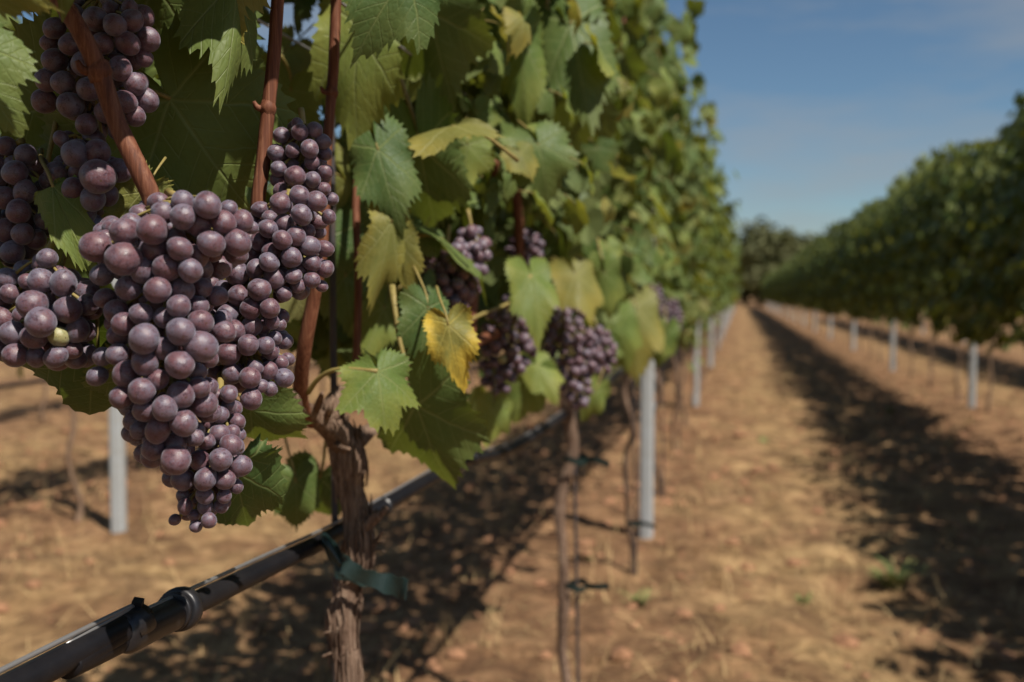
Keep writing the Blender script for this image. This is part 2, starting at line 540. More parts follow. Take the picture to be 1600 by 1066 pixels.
def axis(lo, hi, fine_lo, fine_hi, step, grow):
    a = list(np.arange(fine_lo, fine_hi, step))
    s, x = step, a[-1]
    while x < hi:
        s *= grow; x += s; a.append(x)
    s, x, b = step, a[0], []
    while x > lo:
        s *= grow; x -= s; b.append(x)
    return np.array(b[::-1] + a)


def build_ground():
    xs = axis(-900, 900, -4.6, 3.2, 0.045, 1.12)
    ys = axis(-60, 1500, 0.2, 9.0, 0.05, 1.06)
    X, Y = np.meshgrid(xs, ys)
    Z = ground_z(X, Y)
    nx, ny = len(xs), len(ys)
    V = np.stack([X.ravel(), Y.ravel(), Z.ravel()], 1)
    i = (np.arange(ny - 1)[:, None] * nx + np.arange(nx - 1)[None, :]).ravel()
    F = np.stack([i, i + 1, i + nx + 1, i + nx], 1)
    me = mesh('ground', V.tolist(), F.tolist(), SOIL)
    tag(link('ground', me), kind='structure')


build_ground()


def gz(x, y): return float(ground_z(x, y))


def ribbons(n, place, lmin, lmax, wid, seed, up):
    """many thin bent blades in one mesh, with a per-blade random attribute"""
    rr = random.Random(seed)
    v, f, a = [], [], []
    for _ in range(n):
        x, y = place(rr)
        L = rr.uniform(lmin, lmax)
        az = rr.uniform(0, 6.283)
        el = rr.uniform(*up)
        d = Vector((math.cos(az) * math.cos(el), math.sin(az) * math.cos(el), math.sin(el)))
        side = Vector((-math.sin(az), math.cos(az), 0)) * (wid * rr.uniform(0.6, 1.4))
        p = Vector((x, y, gz(x, y) + 0.004))
        r = rr.random()
        o = len(v)
        for k in range(4):
            w = side * (1 - k / 3.4)
            v += [p - w, p + w]
            a += [r, r]
            p = p + d * (L / 3)
            d = (d + Vector((0, 0, -0.28 * rr.random()))).normalized()
            if p.z < gz(p.x, p.y) + 0.003: p.z = gz(p.x, p.y) + 0.003
        for k in range(3):
            f.append((o + 2 * k, o + 2 * k + 1, o + 2 * k + 3, o + 2 * k + 2))
    return v, f, a


def attr_mesh(name, v, f, a, mat, smooth=True):
    me = mesh(name, v, f, mat, smooth)
    at_ = me.attributes.new('rnd', 'FLOAT', 'POINT')
    at_.data.foreach_set('value', a)
    return me


def alley_place(rr):
    y = 0.6 + 15 * rr.random() ** 1.8
    while True:
        x = rr.uniform(-5.0, 4.0)
        u = ((x + 0.35) / 2.25) % 1.0
        if rr.random() < (0.35 + 0.65 * math.exp(-((u - 0.34) / 0.24) ** 2)) * (0.5 + 0.5 * float(vnoise(np.array(x * 1.7), np.array(y * 1.7), 21))) * 1.6:
            return x, y


v, f, a = ribbons(26000, alley_place, 0.03, 0.13, 0.0019, 5, (0.0, 0.8))
rr = random.Random(31)
for _ in range(420):
    cx, cy = alley_place(rr)
    if rr.random() < .35: cx = -0.35 - 2.25 * rr.choice((0, 1)) + rr.gauss(0, .25)
    v2, f2, a2 = ribbons(12, lambda q: (cx + q.gauss(0, .025), cy + q.gauss(0, .025)), .06, .18, .0016, rr.random(), (.5, 1.35))
    o = len(v)
    v += v2; a += a2; f += [tuple(i + o for i in q) for q in f2]
tag(link('dry_grass', attr_mesh('dry_grass', v, f, a, STRAW)), 'pale dry straw and cut grass littering the soil between rows', 'dry grass', kind='stuff')


def build_clods():
    rr = random.Random(8)
    iv, jf = ico(0)
    mb = MB()
    for _ in range(7000):
        y = 0.6 + 12 * rr.random() ** 1.7
        x = rr.uniform(-4.6, 3.4)
        u = ((x + 0.35) / 2.25) % 1.0
        if rr.random() < 0.7 * math.exp(-((u - 0.36) / 0.2) ** 2): continue
        s = 0.007 + 0.030 * rr.random() ** 3
        vs = [Vector((x, y, gz(x, y) + s * 0.15)) + Vector((p.x * s * rr.uniform(.7, 1.3), p.y * s * rr.uniform(.7, 1.3), p.z * s * 0.65 * rr.uniform(.7, 1.2))) for p in iv]
        mb.add((vs, jf))
    tag(link('soil_clods', mesh('soil_clods', mb.v, mb.f, CLOD, False)), 'small reddish earth clods scattered over the bare soil', 'soil', kind='stuff')


build_clods()

# ------------------------------------------------------------------ leaf meshes
HALF = [(0, 1.0), (12, .90), (28, .74), (40, .80), (52, .88), (66, .76), (82, .62), (96, .66), (110, .70), (126, .62), (145, .56), (162, .42), (172, .22), (178, .05)]
RINGS = [0.0, 0.22, 0.45, 0.66, 0.84, 0.94, 1.0]


def leaf_geo(seed, fold=0.25, cup=-0.15, droop=0.25, wave=0.10, width=1.0, lobes=1.0, nh=66, teeth=22, stalk=False, back=1.0):
    rr = random.Random(seed)
    angs = [p[0] for p in HALF]
    ph = [rr.uniform(0, 6.28) for _ in range(5)]
    jit = {s: [1 + rr.uniform(-.08, .08) for _ in HALF] for s in (1, -1)}
    verts, uvs = [(0, 0, 0)], [(0.5, 0.5)]
    cols = []
    for k in range(-nh, nh + 1):
        th = abs(k) / nh * 176.0
        s = 1 if k >= 0 else -1
        rad = [0.76 + (p[1] - 0.76) * lobes * .9 if 8 < p[0] < 150 else p[1] for p in HALF]
        base = float(np.interp(th, angs, [r * j for r, j in zip(rad, jit[s])]))
        if k == 0: base = 1.0
        ph_t = (abs(k) % 3)
        tooth = (0.045, -0.02, -0.035)[ph_t] * (1 + 0.5 * math.sin(abs(k) * 0.7 + ph[0])) * (0.25 if th > 165 else 1)
        cols.append((math.radians(th) * s, base, tooth))
    for ring in RINGS[1:]:
        for th, base, tooth in cols:
            r = (base + tooth * (ring ** 6)) * ring
            x, y = r * math.sin(th) * width, r * math.cos(th)
            q = x * x + y * y
            z = -fold * (math.sqrt(x * x + 0.004) - 0.063)
            z += cup * q
            z -= droop * (max(0, y) ** 2) * 0.8
            z += wave * q * math.sin(2.0 * th + ph[1]) + wave * 0.40 * ring ** 4 * math.sin(5 * th + ph[2])
            z += wave * 0.35 * ring * (math.sin(4.1 * x + 2.3 * y + ph[3]) * math.sin(3.7 * y - 1.9 * x + ph[4])) + 0.012 * math.sin(11 * x + ph[0]) * math.sin(10 * y + ph[2])
            if y < 0: y *= back
            verts.append((x, y, z))
            uvs.append((0.5 + x / width / 2.4, 0.5 + y / 2.4))
    m = len(cols)
    faces = []
    for k in range(m - 1):
        faces.append((0, 1 + k + 1, 1 + k))
    for r in range(len(RINGS) - 2):
        o = 1 + r * m
        for k in range(m - 1):
            faces.append((o + k, o + k + 1, o + m + k + 1, o + m + k))
    # faces ordered so that +z is the upper side
    nf = len(faces)
    if stalk:
        tv, tf = tube([(0, 0.02, -0.005), (0, -0.18, -0.05), (0.04, -0.45, -0.22), (0.06, -0.75, -0.5)], [0.016, 0.018, 0.02, 0.026], 6, 2)
        o = len(verts)
        verts += [tuple(p) for p in tv]; uvs += [(0.5, 0.5)] * len(tv)
        faces += [tuple(i + o for i in q) for q in tf]
    return verts, faces, uvs, nf


def leaf_mesh(name, mat, geo):
    v, f, uv, nf = geo
    me = mesh(name, v, f, mats=[mat, STALK], midx=[0] * nf + [1] * (len(f) - nf))
    lay = me.uv_layers.new(name='leaf')
    idx = np.empty(len(me.loops), dtype=np.int32)
    me.loops.foreach_get('vertex_index', idx)
    lay.data.foreach_set('uv', np.array(uv, dtype=np.float32)[idx].ravel())
    return me


def flip_check():
    v, f, uv, nf = leaf_geo(0)
    a, b, c = [Vector(v[i]) for i in f[len(f) // 2][:3]]
    return (b - a).cross(c - a).z


if flip_check() < 0:
    _lg = leaf_geo
    def leaf_geo(*a_, **k_):
        v, f, uv, nf = _lg(*a_, **k_)
        return v, [tuple(reversed(q)) if i < nf else q for i, q in enumerate(f)], uv, nf

GENERIC = []
for i in range(14):
    r_ = random.Random(100 + i)
    mat_ = [GREEN, GREEN, LIGHT, GREEN, LIGHT, YGREEN, GREEN][i % 7]
    GENERIC.append(leaf_mesh('vine_leaf', mat_, leaf_geo(200 + i, r_.uniform(.05, .55), r_.uniform(-.3, .12), r_.uniform(.05, .5), r_.uniform(.08, .2), r_.uniform(.85, 1.1), r_.uniform(.5, 1.3), nh=48, stalk=True)))


def leaf_matrix(J, T, nrm, roll=0.0):
    J, T = Vector(J), Vector(T)
    y = (T - J); S = y.length; y.normalize()
    z = Vector(nrm); z = (z - y * z.dot(y)).normalized()
    if roll: z = Quaternion(y, math.radians(roll)) @ z
    x = y.cross(z)
    return Matrix((( x.x * S, y.x * S, z.x * S, J.x), (x.y * S, y.y * S, z.y * S, J.y), (x.z * S, y.z * S, z.z * S, J.z), (0, 0, 0, 1)))


def hero_leaf(vine, J, T, mat, nrm=None, roll=0, fold=.25, cup=-.12, droop=.15, wave=.12, width=1.0, lobes=1.0, seed=1, stalk=None, sr=0.0014, size=1.0, back=1.0):
    """J, T: (px, py, depth) of the leaf base and the leaf tip"""
    Jw, Tw = at(*J), at(*T)
    Tw = Jw + (Tw - Jw) * size
    tocam = (C_O - Jw).normalized()
    n = tocam if nrm is None else (tocam * nrm[0] + SUN * nrm[1] + Vector((0, 0, 1)) * nrm[2])
    me = leaf_mesh('leaf', mat, leaf_geo(seed, fold, cup, droop, wave, width, lobes, stalk=stalk is None, back=back))
    mw = leaf_matrix(Jw, Tw, n, roll)
    o = link('leaf', me, vine, mw=mw)
    if stalk:
        pts = [at(*p) for p in stalk] + [Jw]
        inv = mw.inverted()
        tv, tf = tube([inv @ p for p in pts], [sr / (Tw - Jw).length * k for k in ([1.25] + [1.0] * (len(pts) - 1))], 8, 5)
        so = bpy.data.objects.new('leaf_stalk', mesh('leaf_stalk', tv, tf, STALK))
        COL.objects.link(so)
        so.parent = o
    return o


# ------------------------------------------------------------------ bunches of grapes
BERRY_MESH, BERRY_GREEN_MESH = [], []
_iv, _if = ico(3)
for i in range(6):
    rr = random.Random(40 + i)
    ph = [rr.uniform(0, 6.28) for _ in range(4)]
    vs = []
    for p in _iv:
        m = 1 + 0.035 * math.sin(2.2 * p.x + ph[0]) + 0.035 * math.sin(2.5 * p.y + ph[1]) + 0.018 * math.sin(4 * p.x + 3 * p.z + ph[2])
        q = p * m
        q.z *= 1.0 + 0.05 * rr.random() * 0 + 0.03 * (i % 3)
        if p.z < -0.99: q.z += 0.02
        vs.append(q)
    BERRY_MESH.append(mesh('berry', vs, _if, BERRY))
    if i < 1: BERRY_GREEN_MESH.append(mesh('berry', vs, _if, BERRY_GREEN))


def add_berry(root, c, r, axis_dir, rr, green=False):
    me = BERRY_GREEN_MESH[0] if green else rr.choice(BERRY_MESH)
    q = (-Vector(axis_dir)).to_track_quat('Z', 'Y') @ Quaternion((0, 0, 1), rr.uniform(0, 6.28))
    mw = Matrix.Translation(c) @ q.to_matrix().to_4x4() @ Matrix.Diagonal((r * rr.uniform(.93, 1.06), r * rr.uniform(.93, 1.06), r * rr.uniform(.95, 1.08), 1))
    return link('berry', me, root, mw=mw)


def bunch_finish(name_label, berries, top, seed, group, green_idx=()):
    """berries: list of (Vector centre, radius); builds bunch empty, berries and a stalk with twigs"""
    rr = random.Random(seed)
    c0 = sum((b[0] for b in berries), Vector()) / len(berries)
    zmax, zmin = max(b[0].z for b in berries), min(b[0].z for b in berries)
    root = empty('grape_bunch', Vector(top), name_label, 'grapes', group)
    # centre line per height
    def centre(z):
        w = [(math.exp(-((b[0].z - z) / 0.02) ** 2) + 1e-6, b[0]) for b in berries]
        s = sum(k for k, _ in w)
        p = sum((q * k for k, q in w), Vector()) / s
        return Vector((p.x, p.y, z))
    line = [centre(zmax - (zmax - zmin) * k / 5) for k in range(6)]
    mb = MB()
    mb.add(tube([Vector(top)] + line, [0.0022, 0.002, 0.0018, 0.0016, 0.0014, 0.0012, 0.0009], 7, 3))
    for i, (c, r) in enumerate(berries):
        a = centre(min(zmax, c.z + 0.012))
        out = (c - centre(c.z))
        out = (out.normalized() if out.length > 1e-4 else Vector((0, 0, -1))) + Vector((rr.uniform(-.35, .35), rr.uniform(-.35, .35), -0.35 + rr.uniform(-.4, .2)))
        add_berry(root, c, r, out.normalized(), rr, i in green_idx)
        if (c - a).length > r * 1.2:
            e = c - out.normalized() * r * 0.9
            mb.add(tube([a, (a + e) / 2 + Vector((0, 0, .002)), e], [0.0009, 0.0008, 0.0011], 5, 2))
    link('stalk', mesh('stalk', mb.v, mb.f, STALK), root)
    return root


def traced_bunch(label, traced, d0, depth, top, fills, seed, group, green=None, rscale=1.0, nfill=400):
    """traced: (px, py, r_px) of the berries the photograph shows; they sit on a rounded front at depth d0,
    fills: ellipses (px, py, rx, ry) inside which further berries are packed behind them"""
    rr = random.Random(seed)
    traced = [(x, y, r * 1.06) for x, y, r in traced]
    T = np.array(traced, float)
    rmean = np.median(T[:, 2])
    items = []
    for px, py, r in traced:
        w = np.exp(-((T[:, 1] - py) / 45.0) ** 2)
        cx = (w * T[:, 0]).sum() / w.sum()
        near = T[np.abs(T[:, 1] - py) < 60]
        hw = max(20.0, (near[:, 0].max() - near[:, 0].min()) / 2 + 14)
        mx = (near[:, 0].max() + near[:, 0].min()) / 2
        tt = min(1.0, abs(px - mx) / hw)
        bulge = math.sqrt(1 - tt * tt) * min(depth, hw * d0 / FPX)
        d = d0 - bulge - (r - rmean) * 0.0011
        items.append([px, py, r, d])
    # push berries along their rays until they no longer cut into each other
    for _ in range(60):
        moved = False
        for i in range(len(items)):
            for j in range(i):
                A, B = items[i], items[j]
                ra, rb = A[2] * A[3] / FPX, B[2] * B[3] / FPX
                dm = (A[3] + B[3]) / 2
                dxy = math.hypot(A[0] - B[0], A[1] - B[1]) * dm / FPX
                need = 0.93 * (ra + rb)
                dz = abs(A[3] - B[3])
                if dxy < need and math.hypot(dxy, dz) < need:
                    want = math.sqrt(need * need - dxy * dxy)
                    push = (want - dz) / 2 * 0.6 + 1e-5
                    if A[3] > B[3]: A[3] += push * 1.3; B[3] -= push * 0.7
                    else: B[3] += push * 1.3; A[3] -= push * 0.7
                    moved = True
        if not moved: break
    ber = [(at(px, py, d), r * d / FPX) for px, py, r, d in items]
    R = float(np.median([b[1] for b in ber]))
    n0 = len(ber)
    for k in range(nfill * 12):
        cx, cy, rx, ry = rr.choice(fills)
        an, q = rr.uniform(0, 6.283), math.sqrt(rr.random())
        px, py = cx + rx * q * math.cos(an), cy + ry * q * math.sin(an)
        half = math.sqrt(1 - q * q) * depth
        d = d0 + rr.uniform(-0.55, 1.0) * half
        # stay behind the traced berries
        ok = True
        p = at(px, py, d)
        r = R * rr.uniform(0.82, 1.02)
        for c, r2 in ber[:n0]:
            pass
        for idx, (c, r2) in enumerate(ber):
            if (c - p).length < 0.88 * (r + r2): ok = False; break
        if not ok: continue
        for it in items:
            if math.hypot(it[0] - px, it[1] - py) < it[2] * 0.95 + r * FPX / d * 0.55 and d < it[3]:
                ok = False; break
        if not ok: continue
        ber.append((p, r))
        if len(ber) - n0 >= nfill or len(ber) > 290: break
    gi = ()
    if green is not None: gi = (min(range(n0), key=lambda i: math.hypot(traced[i][0] - green[0], traced[i][1] - green[1])),)
    return bunch_finish(label, ber, at(*top), seed, group, gi)


def cone_bunch(label, top, bot, d, halfw, rpx, seed, group, n=110, green=None):
    """free packed bunch between two pixels at depth d; halfw in pixels"""
    rr = random.Random(seed)
    A, B = at(top[0], top[1], d), at(bot[0], bot[1], d)
    ax = B - A
    L = ax.length; ax.normalize()
    u = ax.orthogonal().normalized(); w_ = ax.cross(u)
    W = halfw * d / FPX
    R = rpx * d / FPX
    ber = []
    for k in range(9000):
        t = rr.random()
        prof = (0.55 + 0.45 * math.sin(min(1, t / 0.45) * math.pi / 2)) if t < 0.45 else 1 - 0.72 * ((t - 0.45) / 0.55) ** 1.4
        an, q = rr.uniform(0, 6.283), math.sqrt(rr.random())
        r = R * rr.uniform(0.85, 1.1)
        p = A + ax * (t * L) + (u * math.cos(an) + w_ * math.sin(an)) * (q * W * prof)
        if all((p - c).length > 0.88 * (r + r2) for c, r2 in ber):
            ber.append((p, r))
            if len(ber) >= n: break
    gi = ()
    if green: gi = (min(range(len(ber)), key=lambda i: math.hypot(proj(ber[i][0])[0] - green[0], proj(ber[i][0])[1] - green[1]) + 400 * proj(ber[i][0])[2]),)
    return bunch_finish(label, ber, A - ax * 0.025, seed, group, gi)


GRP = 'bunches of purple grapes hanging on the near vines'
A_ = [(150, 386, 23), (166, 374, 14), (194, 363, 21), (206, 353, 18), (238, 360, 22), (192, 405, 25), (242, 390, 19), (273, 374, 17), (280, 389, 19), (224, 423, 18), (261, 420, 20), (298, 422, 18), (308, 402, 17),
      (255, 332, 17.5), (287, 315, 16.5), (285, 339, 19), (310, 350, 20), (325, 320, 21), (330, 380, 20), (358, 326, 12.5), (348, 348, 18), (378, 345, 16), (370, 380, 20), (393, 356, 10),
      (160, 430, 17), (201, 450, 19), (245, 453, 19), (285, 454, 18), (315, 450, 16), (340, 462, 15), (280, 479, 18), (310, 478, 15), (181, 486, 18.5), (220, 491, 17), (257, 497, 16), (314, 502, 18), (192, 507, 17.5),
      (224, 530, 23), (281, 518, 21), (257, 545, 18.5), (314, 540, 24), (280, 570, 22), (186, 523, 16), (183, 554, 16), (226, 566, 19), (198, 584, 19), (247, 592, 16.5), (309, 580, 13), (325, 560, 14), (152, 587, 15), (164, 466, 15), (160, 557, 14),
      (222, 611, 20), (190, 620, 17), (226, 642, 17), (258, 638, 19), (281, 617, 20), (311, 606, 15.5), (318, 632, 20), (288, 661, 21), (246, 672, 20), (218, 671, 14), (275, 693, 17), (239, 701, 17.5), (276, 719, 21), (304, 683, 14), (236, 716, 15)]
W_ = [(341, 618, 11), (358, 615, 13), (357, 635, 11.5), (344, 647, 13.5), (326, 662, 11), (344, 678, 14.5), (364, 674, 11), (322, 690, 13), (360, 696, 16), (345, 719, 17), (376, 728, 16), (312, 720, 15), (321, 749, 17), (352, 750, 15), (369, 760, 11), (320, 774, 13), (285, 750, 16), (270, 746, 14),
      (289, 792, 12), (285, 774, 10), (273, 812, 8.5), (306, 823, 9.5), (327, 813, 12.5), (321, 792, 12), (345, 792, 10.5), (303, 805, 9), (350, 775, 11)]
B_ = [(439, 318, 15.5), (468, 306, 14.5), (472, 336, 16), (495, 314, 15), (514, 339, 11.5), (419, 357, 14), (445, 350, 14), (440, 375, 14.5), (463, 369, 15), (405, 377, 14.5), (485, 384, 15.5), (508, 389, 13), (455, 403, 15.5), (424, 393, 14), (397, 396, 13), (421, 410, 14.5), (400, 420, 14.5), (377, 407, 12), (488, 411, 13), (509, 420, 13), (487, 438, 12), (466, 446, 11), (503, 447, 9), (459, 432, 12), (441, 430, 12), (370, 428, 17), (428, 435, 15.5), (471, 422, 10),
      (406, 453, 17), (373, 463, 16), (391, 482, 16), (421, 482, 15.5), (444, 459, 11.5), (355, 492, 17), (365, 516, 16.5), (394, 510, 15), (412, 510, 13), (426, 503, 11), (437, 507, 9.5), (340, 525, 13), (358, 553, 17.5), (388, 540, 16), (415, 540, 14), (430, 528, 10), (423, 549, 12), (439, 566, 12), (450, 561, 10), (420, 579, 13.5), (444, 590, 14.5), (399, 575, 12), (363, 584, 15), (390, 591, 16), (336, 584, 12), (408, 603, 11), (392, 624, 17), (422, 607, 11.5)]
C_ = [(439, 211, 12), (468, 206, 13.5), (491, 203, 12), (465, 193, 9), (504, 221, 12), (431, 239, 13.5), (457, 235, 11), (484, 233, 14), (507, 240, 11), (461, 275, 16.5), (488, 281, 12), (509, 268, 12), (435, 263, 12), (488, 254, 12), (434, 281, 12), (440, 298, 12.5), (506, 295, 11), (518, 311, 10)]
D_ = [(73, 404, 14.5), (64, 438, 19), (42, 440, 12), (99, 443, 20), (52, 476, 21.5), (63, 504, 23), (106, 483, 20), (136, 477, 16), (122, 516, 18), (92, 525, 16), (53, 527, 19), (56, 558, 15), (88, 558, 17), (118, 560, 16), (112, 546, 15), (24, 556, 18), (18, 520, 19), (-8, 545, 19)]
E_ = [(116, 241, 20), (92, 273, 13), (154, 276, 25), (116, 294, 18), (145, 311, 18), (130, 331, 19), (108, 311, 15), (152, 239, 19), (186, 267, 18), (143, 352, 18), (95, 217, 11)]
N_ = [(69, 345, 14), (56, 374, 15), (73, 315, 10), (30, 330, 18), (10, 360, 18), (35, 365, 16), (20, 395, 18), (40, 300, 17), (8, 310, 18), (22, 270, 17)]
F_ = [(222, 26, 17), (202, 14, 13), (231, 62, 17), (206, 33, 18), (200, 68, 18), (160, 68, 16), (224, 90, 14), (188, 107, 18), (211, 130, 18), (227, 157, 18), (196, 160, 17), (210, 182, 16), (73, 126, 17), (69, 157, 18), (85, 95, 17), (110, 70, 17), (130, 100, 18), (100, 130, 18), (110, 165, 18), (140, 140, 18), (165, 175, 17), (150, 30, 18), (180, 40, 17), (185, 205, 15), (135, 195, 16)]
traced_bunch('large sunlit bunch of dusty purple grapes in the middle of the cluster', A_, 0.525, 0.033, (262, 300, 0.53), [(270, 380, 115, 65), (265, 500, 90, 90), (265, 640, 65, 90)], 1, GRP, nfill=150)
traced_bunch('narrow tail of small purple grapes tapering below the large sunlit bunch', W_, 0.565, 0.02, (345, 575, 0.60), [(345, 690, 30, 80), (315, 770, 36, 45)], 2, GRP, nfill=60)
traced_bunch('long sunlit bunch of smaller mauve grapes right of the largest bunch', B_, 0.605, 0.028, (450, 290, 0.64), [(445, 390, 66, 80), (385, 510, 60, 100), (350, 500, 40, 100)], 3, GRP, nfill=120)
traced_bunch('shaded dark bunch beside the upright brown cane above the mauve grapes', C_, 0.64, 0.026, (470, 170, 0.64), [(472, 255, 38, 60)], 4, GRP, nfill=35)
traced_bunch('bunch at the left with one unripe green berry among purple', D_, 0.545, 0.028, (95, 360, 0.55), [(60, 490, 70, 80), (110, 500, 40, 70)], 5, GRP, green=(92, 525), nfill=50)
traced_bunch('few half lit grapes behind the slanting cane at upper left', E_, 0.565, 0.026, (140, 190, 0.57), [(135, 280, 48, 75)], 6, GRP, nfill=30)
traced_bunch('deeply shaded bunch at the left edge above the green berry', N_, 0.575, 0.03, (35, 220, 0.575), [(25, 320, 55, 95)], 7, GRP, nfill=40)
traced_bunch('dark bunch at the upper left crossed by the slanting cane', F_, 0.585, 0.03, (160, -60, 0.59), [(150, 90, 75, 115)], 8, GRP, nfill=60)
FARB = [('blurred bunch of purple grapes behind the yellow edged leaf', (700, 388), (695, 515), 1.06, 46, 10.0, None),
        ('blurred bunch with one green berry hanging right of the yellow leaf', (815, 470), (772, 612), 1.35, 44, 8.0, (784, 569)),
        ('blurred rosy bunch hanging above the second vine trunk', (880, 480), (905, 640), 1.55, 46, 7.4, None),
        ('small rosy bunch hanging high on the orange cane', (735, 362), (744, 440), 1.10, 24, 9.5, None),
        ('small rosy bunch at the right edge of the second vine', (930, 515), (945, 585), 1.72, 24, 6.6, None),
        ('small dark bunch in the shade above the second vine', (820, 362), (822, 425), 1.5, 26, 7.2, None),
        ('far blurred bunch just above the nearest pale post', (1022, 448), (1022, 516), 2.8, 13, 4.2, None),
        ('far blurred bunch right of the one above the pale post', (1047, 470), (1052, 530), 3.3, 15, 4.2, None)]
for i, (lb, tp, bt, d, hw, rp, gr) in enumerate(FARB):
    cone_bunch(lb, tp, bt, d, hw, rp, 20 + i, GRP, n=100, green=gr)

# ------------------------------------------------------------------ vines
VSP = 1.2
V1 = on_x(548, 900, ROWX)          # first trunk


def ordinal(i):
    w = ['first', 'second', 'third', 'fourth', 'fifth', 'sixth', 'seventh', 'eighth', 'ninth', 'tenth', 'eleventh', 'twelfth']
    return w[i] if i < len(w) else None


LEFTGRP = 'vines in the sunlit row left of the path'
vine1 = empty('grape_vine', (ROWX, V1.y, 0), 'gnarled old vine with peeling bark and ripe grapes, nearest the camera', 'grape vine', LEFTGRP)

# trunk of the nearest vine
tp = [(V1.x - .01, V1.y - .01, -0.04), (V1.x + .012, V1.y - .02, 0.18), (V1.x - .004, V1.y - .012, 0.34)]
tr = [0.026, 0.022, 0.019]
for px, py, r in [(546, 1066, 19), (538, 1015, 22), (536, 965, 25), (548, 912, 16), (557, 880, 22), (562, 850, 24), (558, 800, 20), (546, 760, 20), (545, 722, 27), (536, 688, 25), (526, 657, 16)]:
    p = at(px, py, 0.92); tp.append(tuple(p)); tr.append(r * 0.92 / FPX)
v, f = tube(tp, tr, 72, 12, ridge=0.075, nridge=13, seed=3, lump=0.045)
trunk1 = link('trunk', mesh('trunk', v, f, BARK), vine1)
# peeling bark strips and spur stubs
mb = MB()
rr = random.Random(77)
for k in range(70):
    py = rr.uniform(640, 1060); j = min(range(len(tp)), key=lambda i: abs(proj(tp[i])[1] - py))
    c = at(proj(tp[j])[0], py, 0.92); r = tr[j]
    an = rr.uniform(-1.9, 1.9)
    off = (C_R * math.sin(an) - C_F * math.cos(an)) * r * 1.01
    L = rr.uniform(0.012, 0.04)
    b0 = c + off
    out = off.normalized()
    mb.add(tube([b0 - Vector((0, 0, L / 2)), b0 + out * 0.001, b0 + Vector((rr.uniform(-.004, .004), 0, L / 2)) + out * rr.uniform(-.001, 0.0025)], [0.0009, 0.0022, 0.0008], 5, 3, flat=0.5, seed=k))
for (px, py), (qx, qy), r in [((585, 815), (603, 793), 6), ((590, 842), (598, 828), 3), ((575, 820), (590, 800), 9), ((520, 985), (506, 990), 2), ((518, 1020), (503, 1026), 2), ((585, 850), (600, 845), 2), ((590, 860), (602, 862), 1.2)]:
    mb.add(tube([at(px - 12, py + 6, .92), at(px, py, .91), at(qx, qy, .905)], [r * 1.3 * .92 / FPX, r * .92 / FPX, r * .8 * .92 / FPX], 8, 3, ridge=.1, seed=px))
tag(link('bark_strips', mesh('bark_strips', mb.v, mb.f, BARK), vine1), kind='stuff')
# arms of the head
for pts, rad, sd in [([(540, 700, .92), (515, 672, .88), (480, 642, .84), (450, 620, .80), (425, 604, .78)], [20, 15, 13, 12, 8], 5),
                     ([(525, 660, .92), (518, 635, .93), (528, 612, .94), (540, 606, .94)], [17, 13, 9, 6], 6),
                     ([(550, 690, .92), (575, 676, .95), (605, 655, .97), (628, 642, .98)], [20, 12, 10, 9], 7),
                     ([(490, 648, .85), (500, 625, .83), (503, 614, .82)], [6, 5, 3], 8), ([(505, 662, .87), (516, 640, .85), (520, 622, .85)], [7, 5, 3], 9), ([(520, 690, .9), (535, 700, .87), (546, 702, .86)], [6, 4, 3], 10)]:
    v, f = tube([at(*p) for p in pts], [r * p[2] / FPX for r, p in zip(rad, pts)], 18, 6, ridge=0.16, nridge=4, seed=sd, lump=0.06)
    link('arm', mesh('arm', v, f, BARK), vine1)


def cane(vine, pts, rpx, seed, nodes=()):
    P = catmull([tuple(at(*p)) + (r * p[2] / FPX,) for p, r in zip(pts, rpx)], 6)
    P = [list(q) for q in P]
    v, f = tube([q[:3] for q in P], [q[3] for q in P], 16, 1, ridge=0.05, nridge=6, seed=seed, lump=0.03)
    mb = MB().add((v, f))
    rr = random.Random(seed)
    for n_ in nodes:
        q = min(P, key=lambda s: math.hypot(proj(s[:3])[0] - n_[0], proj(s[:3])[1] - n_[1]))
        c = Vector(q[:3]); r = q[3]
        mb.add(tube([c - Vector((0, 0, r * 1.2)), c, c + Vector((0, 0, r * 1.2))], [r * .9, r * 1.28, r * .9], 12, 4, ridge=.05, seed=seed + 1))
        s = rr.choice((-1, 1))
        mb.add(tube([c, c + C_R * s * r * 1.4 - C_F * r * .6, c + C_R * s * r * 1.9 - C_F * r * .9 + Vector((0, 0, r * .9))], [r * .6, r * .5, r * .25], 8, 3))
    return link('cane', mesh('cane', mb.v, mb.f, CANE), vine)


cane(vine1, [(430, 612, .79), (335, 560, .70), (275, 440, .61), (246, 345, .54), (235, 305, .532), (212, 255, .53), (182, 190, .53), (155, 112, .525), (126, 50, .52), (95, 0, .52), (60, -60, .52), (30, -190, .53)], [9, 11, 13, 15, 15, 15, 14.5, 15, 14, 14, 13, 10], 31, [(155, 108)])
cane(vine1, [(445, 618, .80), (410, 540, .72), (398, 400, .645), (402, 325, .63), (411, 250, .63), (419, 170, .63), (428, 90, .63), (434, 0, .63), (440, -90, .64), (430, -220, .65)], [8, 9, 10.5, 11, 11, 10.5, 10.5, 10, 9, 7], 32, [(418, 172)])
cane(vine1, [(488, 662, .86), (470, 625, .82), (476, 545, .79), (490, 465, .78), (503, 380, .77), (512, 220, .76), (521, 110, .76), (525, 0, .76), (530, -80, .76)], [9, 12, 11.5, 11, 10, 8, 8.5, 8, 7], 33, [(512, 152)])
cane(vine1, [(625, 643, .98), (655, 622, 1.02), (685, 600, 1.07), (735, 540, 1.2), (800, 515, 1.4), (860, 500, 1.6)], [11, 10, 9, 8, 7, 6], 34, [(655, 622)])
